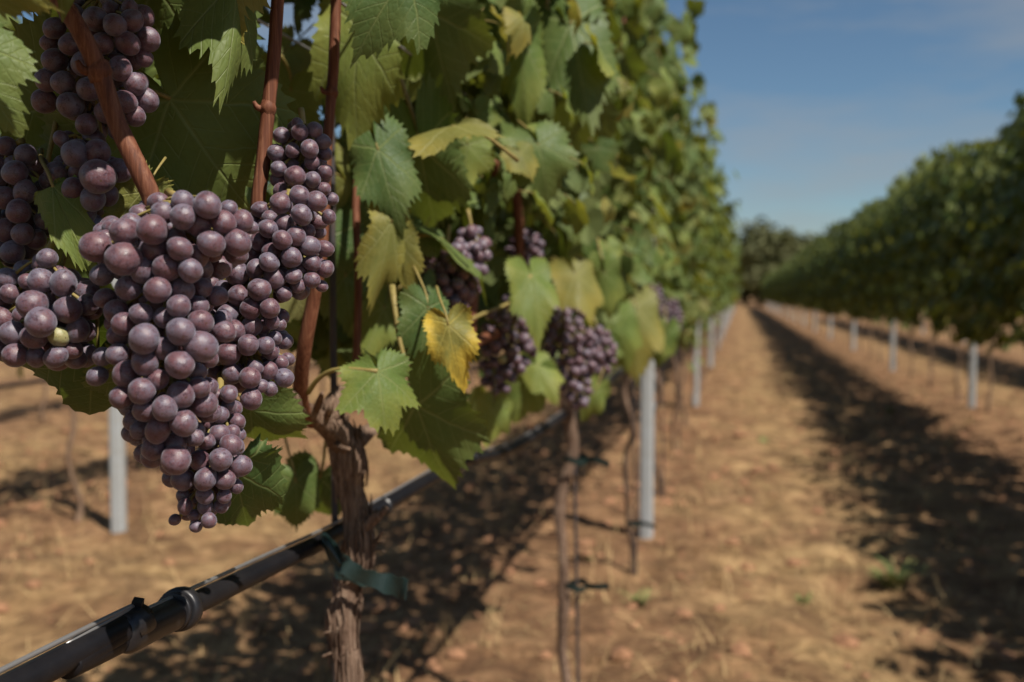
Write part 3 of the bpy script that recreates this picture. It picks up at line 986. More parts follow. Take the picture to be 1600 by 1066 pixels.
cane(vine1, [(733, 545, 1.2), (737, 470, 1.2), (743, 380, 1.2), (739, 290, 1.2), (722, 210, 1.2), (708, 130, 1.2), (700, 0, 1.2)], [9, 10, 10, 9, 9, 8, 7], 35, [(741, 330)])
cane(vine1, [(800, 515, 1.4), (812, 420, 1.4), (806, 300, 1.38), (786, 205, 1.36), (770, 100, 1.36), (762, -30, 1.36)], [7, 7, 8, 8, 7, 6], 36)
cane(vine1, [(556, 600, .95), (560, 450, .95), (556, 320, .96), (562, 200, .97), (570, 60, 1.0), (575, -60, 1.0)], [6, 6, 6, 5, 5, 4], 37)
cane(vine1, [(575, 400, 1.0), (592, 356, 1.0)], [4, 5], 38)
cane(vine1, [(740, 262, 1.15), (775, 255, 1.15), (760, 300, 1.17)], [4, 5, 4], 39)

# leaves the photograph shows one by one on the nearest vine
HL = [  # J, T, material, options
    ((266, 154, .62), (392, 332, .645), GREEN, dict(width=1.12, fold=.18, wave=.10, seed=1, stalk=[(150, 105, .54), (205, 128, .60)])),
    ((372, -40, .60), (364, 156, .575), GREEN, dict(width=.42, fold=.9, wave=.08, roll=-35, seed=2, droop=.05, nrm=(1, -.3, 0))),
    ((335, -70, .60), (356, 60, .585), YGREEN, dict(width=.6, fold=.5, roll=20, seed=3)),
    ((-50, -70, .43), (80, 14, .43), YGREEN, dict(nrm=(.6, -.3, .2), fold=.1, seed=4, width=.62, lobes=.5, back=.5)),
    ((-70, 60, .46), (16, 190, .46), GREEN, dict(width=.8, seed=5)),
    ((82, 290, .545), (148, 444, .525), LIGHT, dict(width=.26, fold=.25, roll=10, seed=6, droop=.1, lobes=.3, back=.1)),
    ((222, 300, .565), (163, 372, .56), YGREEN, dict(width=.75, fold=.5, wave=.35, seed=7)),
    ((70, 505, .58), (30, 606, .62), GREEN, dict(width=1.45, seed=8, fold=.1)),
    ((150, 565, .58), (138, 662, .615), GREEN, dict(width=1.1, seed=9, fold=.15)),
    ((205, 590, .575), (185, 668, .605), GREEN, dict(width=.8, seed=10, fold=.1)),
    ((368, 735, .645), (398, 868, .70), GREEN, dict(width=.52, seed=11, fold=.15, lobes=.4, back=.3)),
    ((392, 640, .70), (478, 722, .74), GREEN, dict(width=.6, seed=12, fold=.35, roll=-10, nrm=(1, -.75, 0), lobes=.5, back=.4)),
    ((500, 745, 1.0), (478, 838, 1.05), GREEN, dict(width=.6, seed=13, lobes=.6, back=.5)),
    ((462, 752, .98), (470, 842, .99), GREEN, dict(width=.6, seed=14, lobes=.6, back=.6, nrm=(.8, .3, .2))),
    ((590, 580, .78), (606, 664, .76), LIGHT, dict(width=.98, lobes=1.5, seed=15, fold=.28, wave=.22, nrm=(.8, .45, .2), size=1.0, stalk=[(481, 614, .81), (500, 590, .80), (530, 577, .79)], sr=.0019)),
    ((650, 632, .85), (704, 788, .91), GREEN, dict(width=.62, seed=16, fold=.2, nrm=(1, -.5, 0))),
    ((700, 506, .80), (722, 604, .79), AUTUMN, dict(width=.55, seed=17, fold=.3, wave=.2, lobes=.7, roll=15, nrm=(.7, .4, .1), back=.6)),
    ((668, 480, .85), (664, 580, .84), GREEN, dict(width=.62, seed=18, fold=.3, nrm=(.6, .7, .1), roll=-10, back=.7)),
    ((590, 232, .88), (625, 352, .86), GREEN, dict(width=.55, seed=19, fold=.3, roll=15, nrm=(.8, .5, .1))),
    ((655, 225, .95), (690, 400, 1.02), GREEN, dict(width=.5, seed=20, fold=.15)),
    ((708, 196, .92), (572, 212, .90), YGREEN, dict(width=.6, seed=21, fold=.5, nrm=(.35, -.4, .9))),
    ((612, 345, .88), (586, 490, .87), YGREEN, dict(width=.36, back=.5, seed=22, fold=.5, roll=-20)),
    ((625, 380, .9), (632, 460, .9), YGREEN, dict(width=.5, seed=23, fold=.5, roll=30)),
    ((560, 40, .86), (545, 240, .86), LIGHT, dict(width=.5, seed=24, fold=.15, nrm=(1, -.3, 0), roll=8)),
    ((640, -50, .72), (556, 74, .70), GREEN, dict(width=.7, seed=25, fold=.25, nrm=(.7, .5, .1))),
    ((670, 15, .95), (712, 175, 1.02), GREEN, dict(width=.7, seed=26, fold=.2)),
    ((620, 60, 1.0), (640, 150, 1.0), LIGHT, dict(width=.9, seed=27)),
    ((892, 35, 1.25), (925, 190, 1.2), GREEN, dict(width=.5, seed=28, fold=.3, nrm=(.7, .6, .1), roll=15)),
    ((815, 60, 1.15), (822, 208, 1.15), LIGHT, dict(width=.35, seed=29, fold=.4)),
    ((865, 130, 1.3), (865, 300, 1.42), GREEN, dict(width=.7, seed=30)),
    ((745, 175, 1.1), (765, 218, 1.1), LIGHT, dict(width=.9, seed=31)),
    ((730, 225, 1.05), (725, 295, 1.05), LIGHT, dict(width=.9, seed=32)),
    ((690, 372, 1.0), (790, 430, 1.06), GREEN, dict(width=.32, seed=33, fold=.4, nrm=(.4, .2, .9))),
    ((660, 365, 1.0), (640, 400, 1.0), GREEN, dict(width=1.4, seed=34)),
    ((830, 430, 1.25), (850, 515, 1.2), LIGHT, dict(width=.52, seed=35, nrm=(.8, .5, .1), stalk=[(700, 515, 1.15), (760, 488, 1.2), (800, 470, 1.24)], sr=.0022)),
    ((900, 430, 1.45), (930, 500, 1.42), YGREEN, dict(width=.68, seed=36, nrm=(.6, .6, .2))),
    ((945, 425, 1.6), (955, 500, 1.6), LIGHT, dict(width=.5, seed=37)),
    ((840, 570, 1.45), (875, 625, 1.42), LIGHT, dict(width=.6, seed=38, nrm=(.7, .5, .2))),
    ((830, 590, 1.45), (795, 665, 1.45), LIGHT, dict(width=.7, seed=39)),
    ((930, 612, 1.65), (908, 660, 1.65), LIGHT, dict(width=.6, seed=40)),
    ((770, 640, 1.3), (760, 700, 1.3), LIGHT, dict(width=.7, seed=41)),
    ((655, 450, 1.0), (640, 520, .98), GREEN, dict(width=.5, seed=42, fold=.4)),
    ((560, 300, 1.0), (540, 400, 1.0), GREEN, dict(width=.6, seed=43)),
    ((540, 430, 1.0), (555, 540, 1.0), GREEN, dict(width=.6, seed=44)),
    ((600, 480, 1.0), (570, 560, .98), LIGHT, dict(width=.6, seed=45)),
    ((240, -30, .66), (190, 140, .69), GREEN, dict(width=.9, seed=46)),
    ((120, 150, .66), (70, 330, .69), GREEN, dict(width=.9, seed=47)),
    ((60, 330, .65), (20, 470, .69), GREEN, dict(width=1.0, seed=48)),
    ((110, -40, .66), (110, 90, .70), GREEN, dict(width=1.0, seed=49)),
    ((170, 230, .65), (150, 360, .69), GREEN, dict(width=.9, seed=50)),
    ((300, 20, .68), (310, 190, .71), GREEN, dict(width=.9, seed=51)),
]
for J, T, m_, o_ in HL:
    hero_leaf(vine1, J, T, m_, **o_)

LIT = [at(*p) + SUN * .03 for p in [(150, 390, .50), (200, 380, .50), (250, 345, .50), (310, 340, .50), (370, 370, .50), (200, 450, .50), (260, 450, .49), (320, 430, .50), (190, 520, .50), (260, 540, .49), (320, 530, .50), (220, 620, .50), (300, 640, .50), (350, 690, .55),
       (440, 330, .59), (480, 370, .58), (420, 400, .58), (380, 450, .58), (410, 500, .58), (380, 570, .58), (440, 580, .59), (60, 480, .53), (100, 450, .53), (90, 555, .53), (116, 241, .55), (150, 280, .54), (116, 294, .55), (130, 331, .55), (112, 380, .53), (90, 330, .54), (140, 430, .525), (590, 590, .78), (610, 640, .77), (605, 290, .87), (720, 560, .8), (540, 960, .92), (555, 870, .92), (560, 50, .86), (600, 20, .71), (410, 200, .63), (412, 260, .63), (700, 440, 1.03), (720, 470, 1.03), (740, 385, 1.08), (800, 520, 1.33), (790, 570, 1.33), (890, 520, 1.52), (900, 590, 1.52), (830, 460, 1.22), (910, 450, 1.43)]]


def shades_lit(p, s):
    for q in LIT:
        v = p - q
        k = v.dot(SUN)
        if k > 0 and (v - SUN * k).length < s * 0.95: return True
    return False


# leaves above the frame on the near vine (they shade the upper left bunches)
for i, (px, py, d, t_, s_) in enumerate([(150, 30, .585, .15, .10), (215, 110, .585, .17, .08), (90, 130, .58, .17, .10), (150, 190, .57, .18, .075), (20, 220, .57, .18, .09), (20, 330, .57, .20, .08), (290, 60, .62, .18, .09), (320, 170, .62, .21, .07), (250, 220, .62, .2, .06),
                                          (478, 210, .64, .16, .085), (-30, 450, .55, .22, .08), (480, 150, .66, .18, .08), (340, 70, .62, .14, .08), (10, 130, .57, .14, .07), (-60, 350, .55, .2, .09), (180, -40, .59, .12, .09), (435, 225, .64, .18, .05), (100, 60, .59, .2, .09), (505, 265, .64, .2, .05), (20, 400, .56, .24, .07)]):
    rr = random.Random(300 + i)
    while proj(at(px, py, d) + SUN * t_)[1] > -30 - s_ * .7 / .45 * FPX: t_ += .02
    c = at(px, py, d) + SUN * t_
    if shades_lit(c, s_ * .38): continue
    dn = Vector((rr.uniform(-.5, .5), rr.uniform(-.5, .5), -1)).normalized()
    nrm = SUN + Vector((rr.uniform(-.3, .3), rr.uniform(-.3, .3), rr.uniform(-.3, .3)))
    link('leaf', GENERIC[i % 14], vine1, mw=leaf_matrix(c - dn * s_ * .35, c + dn * s_ * .65, nrm))

BUNCH_ZONE = [((x0 + x1) / 2, (y0 + y1) / 2, 30 + abs(x1 - x0) / 2, 15 + abs(y1 - y0) / 2, d) for _, (x0, y0), (x1, y1), d, _, _, _ in FARB]
HERO_ZONE = [(0, 0, 540, 1066, .80), (540, 480, 700, 720, .92), (540, 0, 720, 480, .95), (0, 600, 3000, 1066, 0.0)]


def clear_ok(p, s):
    px, py, d = proj(p)
    if d < 0.05: return True
    rad = s * 0.7 / d * FPX
    for cx, cy, rx, ry, bd in BUNCH_ZONE:
        if d < bd + .03 and abs(px - cx) < rx + rad * .6 and abs(py - cy) < ry + rad * .6: return False
    for x0, y0, x1, y1, bd in HERO_ZONE:
        if d < bd and x0 - rad < px < x1 + rad and y0 - rad < py < y1 + rad: return False
    return True


def canopy_point(rr, y0, y1, top=1.97, half=0.18, low=0.80):
    while True:
        x = rr.gauss(0, half * .62)
        if abs(x) > half * 1.25: continue
        z = rr.uniform(low, top)
        if x > 0 and z < low + 0.25 * min(1, x / half): continue
        if z > top - .2 and rr.random() < (z - top + .2) / .25: continue
        return Vector((ROWX + x, rr.uniform(y0, y1), z)), x


def scatter_leaves(vine, n, y0, y1, seed, filt=None, low=0.80, size=(.036, .062)):
    rr = random.Random(seed)
    k = tries = 0
    while k < n and tries < n * 40:
        tries += 1
        p, x = canopy_point(rr, y0, y1, low=low)
        s = rr.uniform(*size)
        if filt and not filt(p): continue
        if not clear_ok(p, s) or shades_lit(p, s): continue
        side = 1 if x > -0.04 else -1
        nrm = Vector((side * 0.7 + rr.gauss(0, .6), rr.gauss(-.1, .65), .4 + rr.gauss(0, .45)))
        dn = Vector((side * rr.uniform(0, .5), rr.gauss(0, .5), -1 + rr.uniform(0, .5))).normalized()
        link('leaf', rr.choice(GENERIC), vine, mw=leaf_matrix(p, p + dn * s, nrm))
        k += 1


# behind the bunches: only the far side of the row, sparse; above the frame: full canopy
scatter_leaves(vine1, 60, 0.62, 1.25, 502, lambda p: p.x < ROWX - .02 and .86 < p.z < 1.25)
scatter_leaves(vine1, 80, 0.95, 1.5, 503, lambda p: p.z > .84)
scatter_leaves(vine1, 75, 0.98, 1.5, 506, lambda p: p.x > ROWX + .02 and .84 < p.z < 1.35, size=(.028, .044))
scatter_leaves(vine1, 45, 0.95, 1.5, 505, lambda p: p.x < ROWX - .04 and .86 < p.z < 1.4)
# the vine before it, beside the camera: only its leaves and one arm reach the left edge of the photograph
vine0 = empty('grape_vine', (ROWX, V1.y - VSP, 0), 'vine beyond the left edge, only leaves and a dark arm reaching in', 'grape vine', LEFTGRP)


def outside(p):
    px, py, d = proj(p)
    m = .05 / max(d, .1) * FPX
    return p.z > .86 and (d < .1 or px < -15 - m or py < -15 - m)


scatter_leaves(vine0, 230, -0.75, 0.55, 504, outside)

# ------------------------------------------------------------------ further near vines of the left row (leaf by leaf)
def trunk_geo(seed, x, y, h=0.80, r=0.018, lean=0.03):
    rr = random.Random(seed)
    pts = [(x + rr.uniform(-lean, lean) * .6, y + rr.uniform(-lean, lean) * .6, -0.03 + (h + .03) * k / 8) for k in range(9)]
    rad = [r * q * rr.uniform(.82, 1.2) for q in (1.2, 1, .95, .9, .9, .95, 1.0, 1.15, 1.4)]
    mb = MB().add(tube(pts, rad, 18, 5, ridge=.14, nridge=5, seed=seed, lump=.08))
    tx, ty, tz = pts[-1]
    for s in (-1, 1):
        mb.add(tube([(tx, ty, tz - .03), (tx, ty + s * .12, tz + .03), (tx, ty + s * .35, tz + .02), (tx + .01, ty + s * .58, tz + .01)], [r * .9, r * .6, r * .42, r * .3], 8, 3, ridge=.1, seed=seed + s))
    return mb


HOLES = [(20, 110, 38), (378, 195, 26), (445, 60, 22), (375, 255, 16)]


def inner_foliage(vine, n, x0, x1, y0, y1, z0, z1, seed):
    """small leaves added to darken the middle of a vine, their tint dimmed for shade, too many and too deep in the crown to pick apart"""
    rr = random.Random(seed)
    v, f, a = [], [], []
    k = 0
    while k < n:
        p = Vector((ROWX + rr.uniform(x0, x1), rr.uniform(y0, y1), rr.uniform(z0, z1)))
        k += 1
        s = rr.uniform(.034, .055)
        px, py, d = proj(p)
        if any(math.hypot(px - hx, py - hy) < hr + s / max(d, .1) * FPX for hx, hy, hr in HOLES): continue
        if not clear_ok(p, s) or shades_lit(p, s): continue
        if px < 540 and d < .67 and d > 0 and py > -80: continue
        nrm = Vector((rr.gauss(.3, .7), rr.gauss(0, .7), .4 + rr.gauss(0, .5)))
        dn = Vector((rr.gauss(0, .5), rr.gauss(0, .5), -1 + rr.uniform(0, .6))).normalized()
        M = leaf_matrix(p, p + dn * s, nrm)
        o = len(v); r = rr.random() * .55  # only the darker leaf tints: interior shade put into the colour
        fold, cup = rr.uniform(.1, .5), rr.uniform(-.3, .1)
        pts = [(0, 0)] + [(math.radians(t), q * rr.uniform(.88, 1.1)) for t, q in ((-150, .5), (-110, .72), (-82, .66), (-50, .9), (-24, .8), (0, 1), (24, .8), (50, .9), (82, .66), (110, .72), (150, .5))]
        for t, q in pts:
            X, Y = q * math.sin(t), q * math.cos(t)
            v.append(M @ Vector((X, Y, -fold * abs(X) + cup * (X * X + Y * Y)))); a.append(r)
        for q in range(len(pts) - 2): f.append((o, o + q + 2, o + q + 1))
    tag(link('foliage', attr_mesh('foliage', v, f, a, CROWN, False), vine), kind='stuff')


inner_foliage(vine1, 420, -.22, -.10, .42, 1.02, .93, 1.9, 81)
inner_foliage(vine1, 620, -.13, .06, .98, 1.46, .86, 1.9, 82)
inner_foliage(vine1, 420, -.14, .16, .30, 1.0, 1.28, 1.9, 83)
for i in range(1, 5):
    y = V1.y + i * VSP - (0.03 if i == 1 else 0)
    lab = {1: 'second vine along the sunlit row, thin trunk beside a dark stake', 2: 'third vine along the sunlit row, just before the nearest pale post', 3: 'fourth vine along the sunlit row, just past the nearest pale post', 4: 'fifth vine along the sunlit row left of the path'}[i]
    vi = empty('grape_vine', (ROWX, y, 0), lab, 'grape vine', LEFTGRP)
    mb = trunk_geo(60 + i, ROWX, y, 0.80, 0.011 if i == 1 else 0.010)
    link('trunk', mesh('trunk', mb.v, mb.f, BARK), vi)
    rr = random.Random(600 + i)
    for k in range(6):
        yy = y - .5 + k * .2 + rr.uniform(-.05, .05)
        pts = [(ROWX, yy, .82)]
        for q in range(4): pts.append((ROWX + rr.uniform(-.07, .07), yy + rr.uniform(-.06, .06), .82 + .3 * (q + 1)))
        v, f = tube(pts, [.0055, .005, .0045, .004, .003], 7, 4, seed=k)
        link('cane', mesh('cane', v, f, CANE), vi)
    inner_foliage(vi, 900, -.12, .09, y - .6, y + .6, .80, 1.9, 90 + i)
    low_ = [.8, .72, .68, .66, .66][i]
    scatter_leaves(vi, [0, 245, 290, 280, 270][i], y - .6, y + .6, 610 + i, low=low_)
    if i == 1: scatter_leaves(vi, 40, y - .6, y + .5, 641, lambda p: p.x > ROWX + .02 and .80 < p.z < 1.5, low_, (.030, .046))
    if i == 1: scatter_leaves(vi, 10, y - .6, y + .6, 640, lambda p: p.x < ROWX - .05 and p.z < 1.4)
    if i == 2:
        hero_leaf(vi, (992, 478, 2.5), (1008, 590, 2.45), YGREEN, width=.6, seed=80, nrm=(.6, .6, .2))
        hero_leaf(vi, (970, 500, 2.4), (985, 580, 2.4), LIGHT, width=.6, seed=81, nrm=(.6, .6, .2))
        hero_leaf(vi, (1040, 520, 2.9), (1030, 575, 2.9), LIGHT, width=.6, seed=82, nrm=(.6, .6, .2))

mb = trunk_geo(69, ROWX, V1.y - VSP, 0.80, 0.02)
link('trunk', mesh('trunk', mb.v, mb.f, BARK), vine0)
v, f = tube([(ROWX, V1.y - VSP + .3, .84), (ROWX, .1, .88), tuple(at(-60, 478, .56)), tuple(at(10, 474, .575)), tuple(at(34, 484, .58))], [.012, .011, .010, .009, .005], 14, 6, ridge=.15, nridge=4, seed=4)
link('arm', mesh('arm', v, f, BARK), vine0)

# ------------------------------------------------------------------ vines seen as a mass
def crown_mesh(seed, n, top=2.0, bottom=0.76, half=0.21, ln=1.24, raise_pos=0.42, nclump=46):
    """a crown of separate folded, lobed leaves for one vine, origin at the ground under the trunk"""
    rr = random.Random(seed)
    v, f, a = [], [], []
    out = [(0, 1.0), (24, .78), (50, .92), (82, .62), (110, .72), (150, .5)]
    ang = [(-t, r) for t, r in out[::-1][:-1]] + out
    ang = sorted(ang)
    # shoots hang and stand in clumps, so the hedge has holes and an uneven outline
    cl = []
    while len(cl) < nclump:
        x = rr.gauss(0, half * .62); z = rr.uniform(bottom + .02, top - .02)
        if abs(x) > half * 1.1: continue
        if x > -half * .3 and z < bottom + raise_pos * min(1, (x + half * .3) / half): continue
        cl.append((x, rr.uniform(-ln / 2, ln / 2), z, rr.uniform(.06, .12)))
    for _ in range(5): cl.append((rr.gauss(0, half * .6), rr.uniform(-ln / 2, ln / 2), top + rr.uniform(-.02, .06), .05))
    for _ in range(3): cl.append((rr.uniform(-half, 0), rr.uniform(-ln / 2, ln / 2), bottom - rr.uniform(.0, .08), .05))
    for _ in range(n):
        cx, cy, cz, cr = rr.choice(cl)
        p = Vector((cx + rr.gauss(0, cr * .8), cy + rr.gauss(0, cr), cz + rr.gauss(0, cr)))
        x = p.x
        if p.z > top + .07: continue
        s = rr.uniform(.042, .072)
        side = 1 if x > 0 else -1
        nrm = Vector((side * .75 + rr.gauss(0, .5), rr.gauss(0, .5), .45 + rr.gauss(0, .4)))
        dn = Vector((side * rr.uniform(0, .5), rr.gauss(0, .5), -1 + rr.uniform(0, .5))).normalized()
        M = leaf_matrix(p, p + dn * s, nrm)
        o = len(v); r = rr.random()
        fold, cup = rr.uniform(.1, .5), rr.uniform(-.3, .1)
        v.append(M @ Vector((0, 0, 0))); a.append(r)
        for t, rad in ang:
            rad *= rr.uniform(.88, 1.1)
            X, Y = rad * math.sin(math.radians(t)), rad * math.cos(math.radians(t))
            v.append(M @ Vector((X, Y, -fold * abs(X) + cup * (X * X + Y * Y)))); a.append(r)
        for k in range(len(ang) - 1): f.append((o, o + k + 2, o + k + 1))
    # upright canes inside
    for k in range(5):
        y = -ln / 2 + ln * (k + .5) / 5
        pts = [(0, y, .78), (rr.uniform(-.05, .05), y + rr.uniform(-.05, .05), 1.2), (rr.uniform(-.08, .08), y + rr.uniform(-.08, .08), 1.6), (rr.uniform(-.1, .1), y, top)]
        tv, tf = tube(pts, [.005, .0045, .004, .002], 5, 1)
        o = len(v); v += tv; a += [0.0] * len(tv); f += [tuple(i + o for i in q) for q in tf]
    return attr_mesh('crown', v, f, a, CROWN, False)


CROWN_L = [crown_mesh(700 + i, 1100, 1.95, .70, half=.17, nclump=62) for i in range(4)]
CROWN_R = [crown_mesh(720 + i, 1600, 2.08, .73, .22, nclump=75) for i in range(5)]
CROWN_B = [crown_mesh(740 + i, 480, 1.78, .80, .17) for i in range(3)]
TRUNKS = []
for i in range(4):
    mb = trunk_geo(760 + i, 0, 0, .80, .011)
    TRUNKS.append(mesh('trunk', mb.v, mb.f, BARKFAR))


def vine_row(X, ys, crowns, seed, where, group):
    rr = random.Random(seed)
    for i, y in enumerate(ys):
        o_ = where(i, y)
        vi = empty('grape_vine', (X + rr.uniform(-.02, .02), y, 0), o_, 'grape vine', group)
        t = link('trunk', rr.choice(TRUNKS), vi, loc=vi.location)
        t.rotation_euler = (0, 0, rr.choice((0, math.pi)))
        c = link('crown', rr.choice(crowns), vi, loc=vi.location)
        c.scale = (1, rr.choice((-1, 1)), rr.uniform(.95, 1.05))


y_l = [V1.y + VSP * k for k in range(5, 66)]
vine_row(ROWX, y_l, CROWN_L, 1, lambda i, y: ('%s vine along the sunlit row left of the path' % ordinal(i + 5)) if ordinal(i + 5) else 'distant vine merging into the far end of the sunlit left row', LEFTGRP)
y_r = [2.2 + VSP * k for k in range(0, 64)]
vine_row(1.88, y_r, CROWN_R, 2, lambda i, y: ('%s vine from the right edge in the shaded row right of the path' % ordinal(i)) if i < 12 else 'distant vine merging into the far end of the shaded right row', 'vines in the shaded row right of the path')
vine_row(4.13, [5.0 + VSP * k for k in range(0, 30)], CROWN_R, 3, lambda i, y: 'vine glimpsed beneath the shaded right row, in the row beyond it', 'vines in the row beyond the right one')
vine_row(-2.60, [1.1 + VSP * k for k in range(0, 16)], CROWN_B, 4, lambda i, y: 'vine glimpsed behind the near bunches, in the next row to the left', 'vines in the next row to the left')
vine_row(-4.85, [2.6 + VSP * k for k in range(0, 14)], CROWN_B, 5, lambda i, y: 'vine far behind the near bunches, two rows to the left', 'vines two rows to the left')

# ------------------------------------------------------------------ posts, stakes, wires, drip lines, ties
def post_mesh():
    """rolled steel trellis post: open channel with folded lips, wire slots and tabs"""
    mb = MB()
    prof = [(x * .85, y * .85) for x, y in [(-.030, -.022), (-.030, .022), (-.022, .030), (.022, .030), (.030, .022), (.030, -.022), (.018, -.022), (.018, -.019), (.027, -.019), (.027, .0205), (.0205, .027), (-.0205, .027), (-.027, .0205), (-.027, -.019), (-.018, -.019), (-.018, -.022)]]
    n = len(prof)
    h0, h1 = -.15, 1.85
    vs = [(x, y, h0) for x, y in prof] + [(x, y, h1) for x, y in prof]
    fs = [(k, (k + 1) % n, n + (k + 1) % n, n + k) for k in range(n)]
    mb.add((vs, fs))
    # rib pressed in the web and hooks along both edges
    mb.box((0, .0265, .85), (.012, .004, 1.95))
    for k in range(12):
        z = .5 + k * .11
        for s in (-1, 1): mb.box((s * .0275, 0, z), (.005, .012, .022))
    return mesh('trellis_post', mb.v, mb.f, POST, False)


POSTM = post_mesh()
PG = 'pale metal trellis posts'


def post(x, y, label, rz=0.0):
    o = link('trellis_post', POSTM, None, loc=(x, y, gz(x, y)))
    o.rotation_euler = (0, 0, rz)
    tag(o, label, 'post', PG)


names = ['nearest', 'second', 'third', 'fourth', 'fifth', 'sixth', 'seventh']
rr = random.Random(5)
for k in range(16):
    y = on_ground(1015, 842).y + 4.35 * k
    lb = '%s pale metal post along the sunlit left row' % names[k] if k < 7 else 'tiny far pale post at the end of the left row'
    post(ROWX + .015, y, lb, math.pi + rr.uniform(-.2, .2))
for k in range(16):
    y = on_ground(1523, 640).y + 4.3 * (k - 1)
    lb = ('pale post at the right edge of the photo in the shaded row' if k == 0 else '%s visible pale post from the right in the shaded right row' % ['', 'first', 'second', 'third', 'fourth', 'fifth', 'sixth', 'seventh'][k]) if k < 8 else 'tiny far pale post at the end of the right row'
    post(1.84, y, lb, math.pi + rr.uniform(-.2, .2))
pL = on_ground(186, 832)
for k in range(4):
    post(pL.x, pL.y + 4.3 * k, ['pale post standing behind and below the large grape bunch', 'second pale post in the row behind the grapes', 'third pale post in the row behind the grapes', 'fourth pale post in the row behind the grapes'][k], math.pi + .3)
for k in range(6):
    post(4.12, 7.2 + 4.3 * k, '%s pale post in the row beyond the shaded right row' % names[k], math.pi)

STG = 'thin dark iron stakes beside the vine trunks'


def stake(x, y, h, label, lean=0.0):
    v, f = tube([(0, 0, -.05), (lean * .5, 0, h * .5), (lean, 0, h)], [.0035] * 3, 8, 20, lump=.05)
    o = link('vine_stake', mesh('vine_stake', v, f, ROD), None, loc=(x, y, 0))
    tag(o, label, 'stake', STG)


s1 = at(521, 560, .97)
stake(s1.x, s1.y, 1.3, 'dark iron stake standing behind the gnarled nearest trunk')
for i in range(1, 5):
    y = V1.y + i * VSP
    stake(ROWX + .03, y - .02, 1.25, 'dark iron stake beside the %s trunk along the left row' % ['', 'second', 'third', 'fourth', 'fifth'][i], -.025)


def line_thing(name, pts, r, mat, label, cat, group=None, sides=8, steps=6):
    v, f = tube(pts, [r] * len(pts), sides, steps)
    o = link(name, mesh(name, v, f, mat))
    tag(o, label, cat, group)
    return o


# drip line of the near row
dl = empty('drip_line', (ROWX, 0.3, 0.71), 'black plastic drip pipe running along the near vine row', 'drip pipe', 'drip pipes')
dpts = [(ROWX, -1.0, .73)] + [tuple(on_x(px, py, ROWX - o)) for px, py, o in [(0, 1083, 0), (110, 1037, 0), (275, 957, .003), (420, 886, .015), (512, 841, .026), (600, 791, .026), (720, 724, .012), (840, 678, 0)]]  # passes behind the trunk
yy = dpts[-1][1]
while yy < 80:
    yy += 1.6 if yy < 12 else 6
    dpts.append((ROWX, yy, .69 + .012 * math.sin(yy * 1.9)))
v, f = tube(dpts, [.0078] * len(dpts), 20, 24)
pipe = link('pipe', mesh('pipe', v, f, PIPE), dl)
seg = [Vector(q) for q in catmull(dpts, 24) if 186 < proj(q)[0] < 300 and q[1] > 0]
ns = len(seg)
ax = seg[-1] - seg[0]
mb = MB()
mb.add(tube(seg, [.0082 + .0022 * min(1, k / 3, (ns - 1 - k) / 2) for k in range(ns)], 24, 1))
q_ = seg[-1]; a1 = ax.normalized()
mb.add(tube([q_ - a1 * .016, q_ - a1 * .0155, q_ - a1 * .007, q_ - a1 * .0065], [.0105, .0140, .0140, .0105], 24, 2))
mb.add(tube([q_ - a1 * .022, q_ - a1 * .0215, q_ - a1 * .019, q_ - a1 * .0185], [.0105, .0122, .0122, .0105], 24, 2))
cpl = link('coupling', mesh('coupling', mb.v, mb.f, CLIP), dl)
cc = seg[ns // 2]
mb = MB().box((0, 0, 0), (.006, .005, .012))
tb = link('tab', mesh('tab', mb.v, mb.f, CLIP, False), cpl)
tb.location = cc + Vector((.001, 0, .0145)) 
tb.rotation_euler = (0.35, 0.2, .3)
for k, (px, py) in enumerate([(600, 791), (735, 716)]):
    p = on_x(px, py, ROWX - (.026, .010)[k])
    v, f = tube([p - ax.normalized() * .004, p, p + ax.normalized() * .004], [.0095, .0105, .0095], 18, 2)
    link('clamp_ring', mesh('clamp_ring', v, f, CLIP), dl)
for X, y0, lab in [(1.88, 1.5, 'dark drip pipe running under the shaded right row'), (-2.60, .4, 'dark drip pipe running along the row behind the grapes'), (4.13, 3, 'dark drip pipe in the row beyond the right one')]:
    pts = []
    y = y0
    while y < 70:
        pts.append((X, y, .60 + .015 * math.sin(y * 1.7))); y += 1.2 if y < 14 else 7
    line_thing('drip_line', pts, .008, PIPE, lab, 'drip pipe', 'drip pipes', 8, 2)

WG = 'trellis wires'
line_thing('trellis_wire', [(p[0] - .001, p[1], p[2] + .0103) for p in dpts], .0015, WIRE, 'thin bright wire lying along the top of the near drip pipe', 'wire', WG, 6, 12)
for X, z, lab in [(ROWX + .03, 1.16, 'thin wire slanting down through the upper leaves of the near row'), (ROWX - .06, 1.16, 'thin wire on the far side of the near row'), (ROWX, 1.55, 'upper foliage wire of the near row'),
                  (1.88, .84, 'fruiting wire of the shaded right row'), (-2.57, 1.30, 'foliage wire of the row behind the grapes'), (-2.60, .84, 'fruiting wire of the row behind the grapes')]:
    line_thing('trellis_wire', [(X, 0.0 if X < 1 else 2, z), (X, 6, z - .006), (X, 14, z), (X, 28, z), (X, 52, z), (X, 78, z)], .0014, WIRE, lab, 'wire', WG, 6, 4)


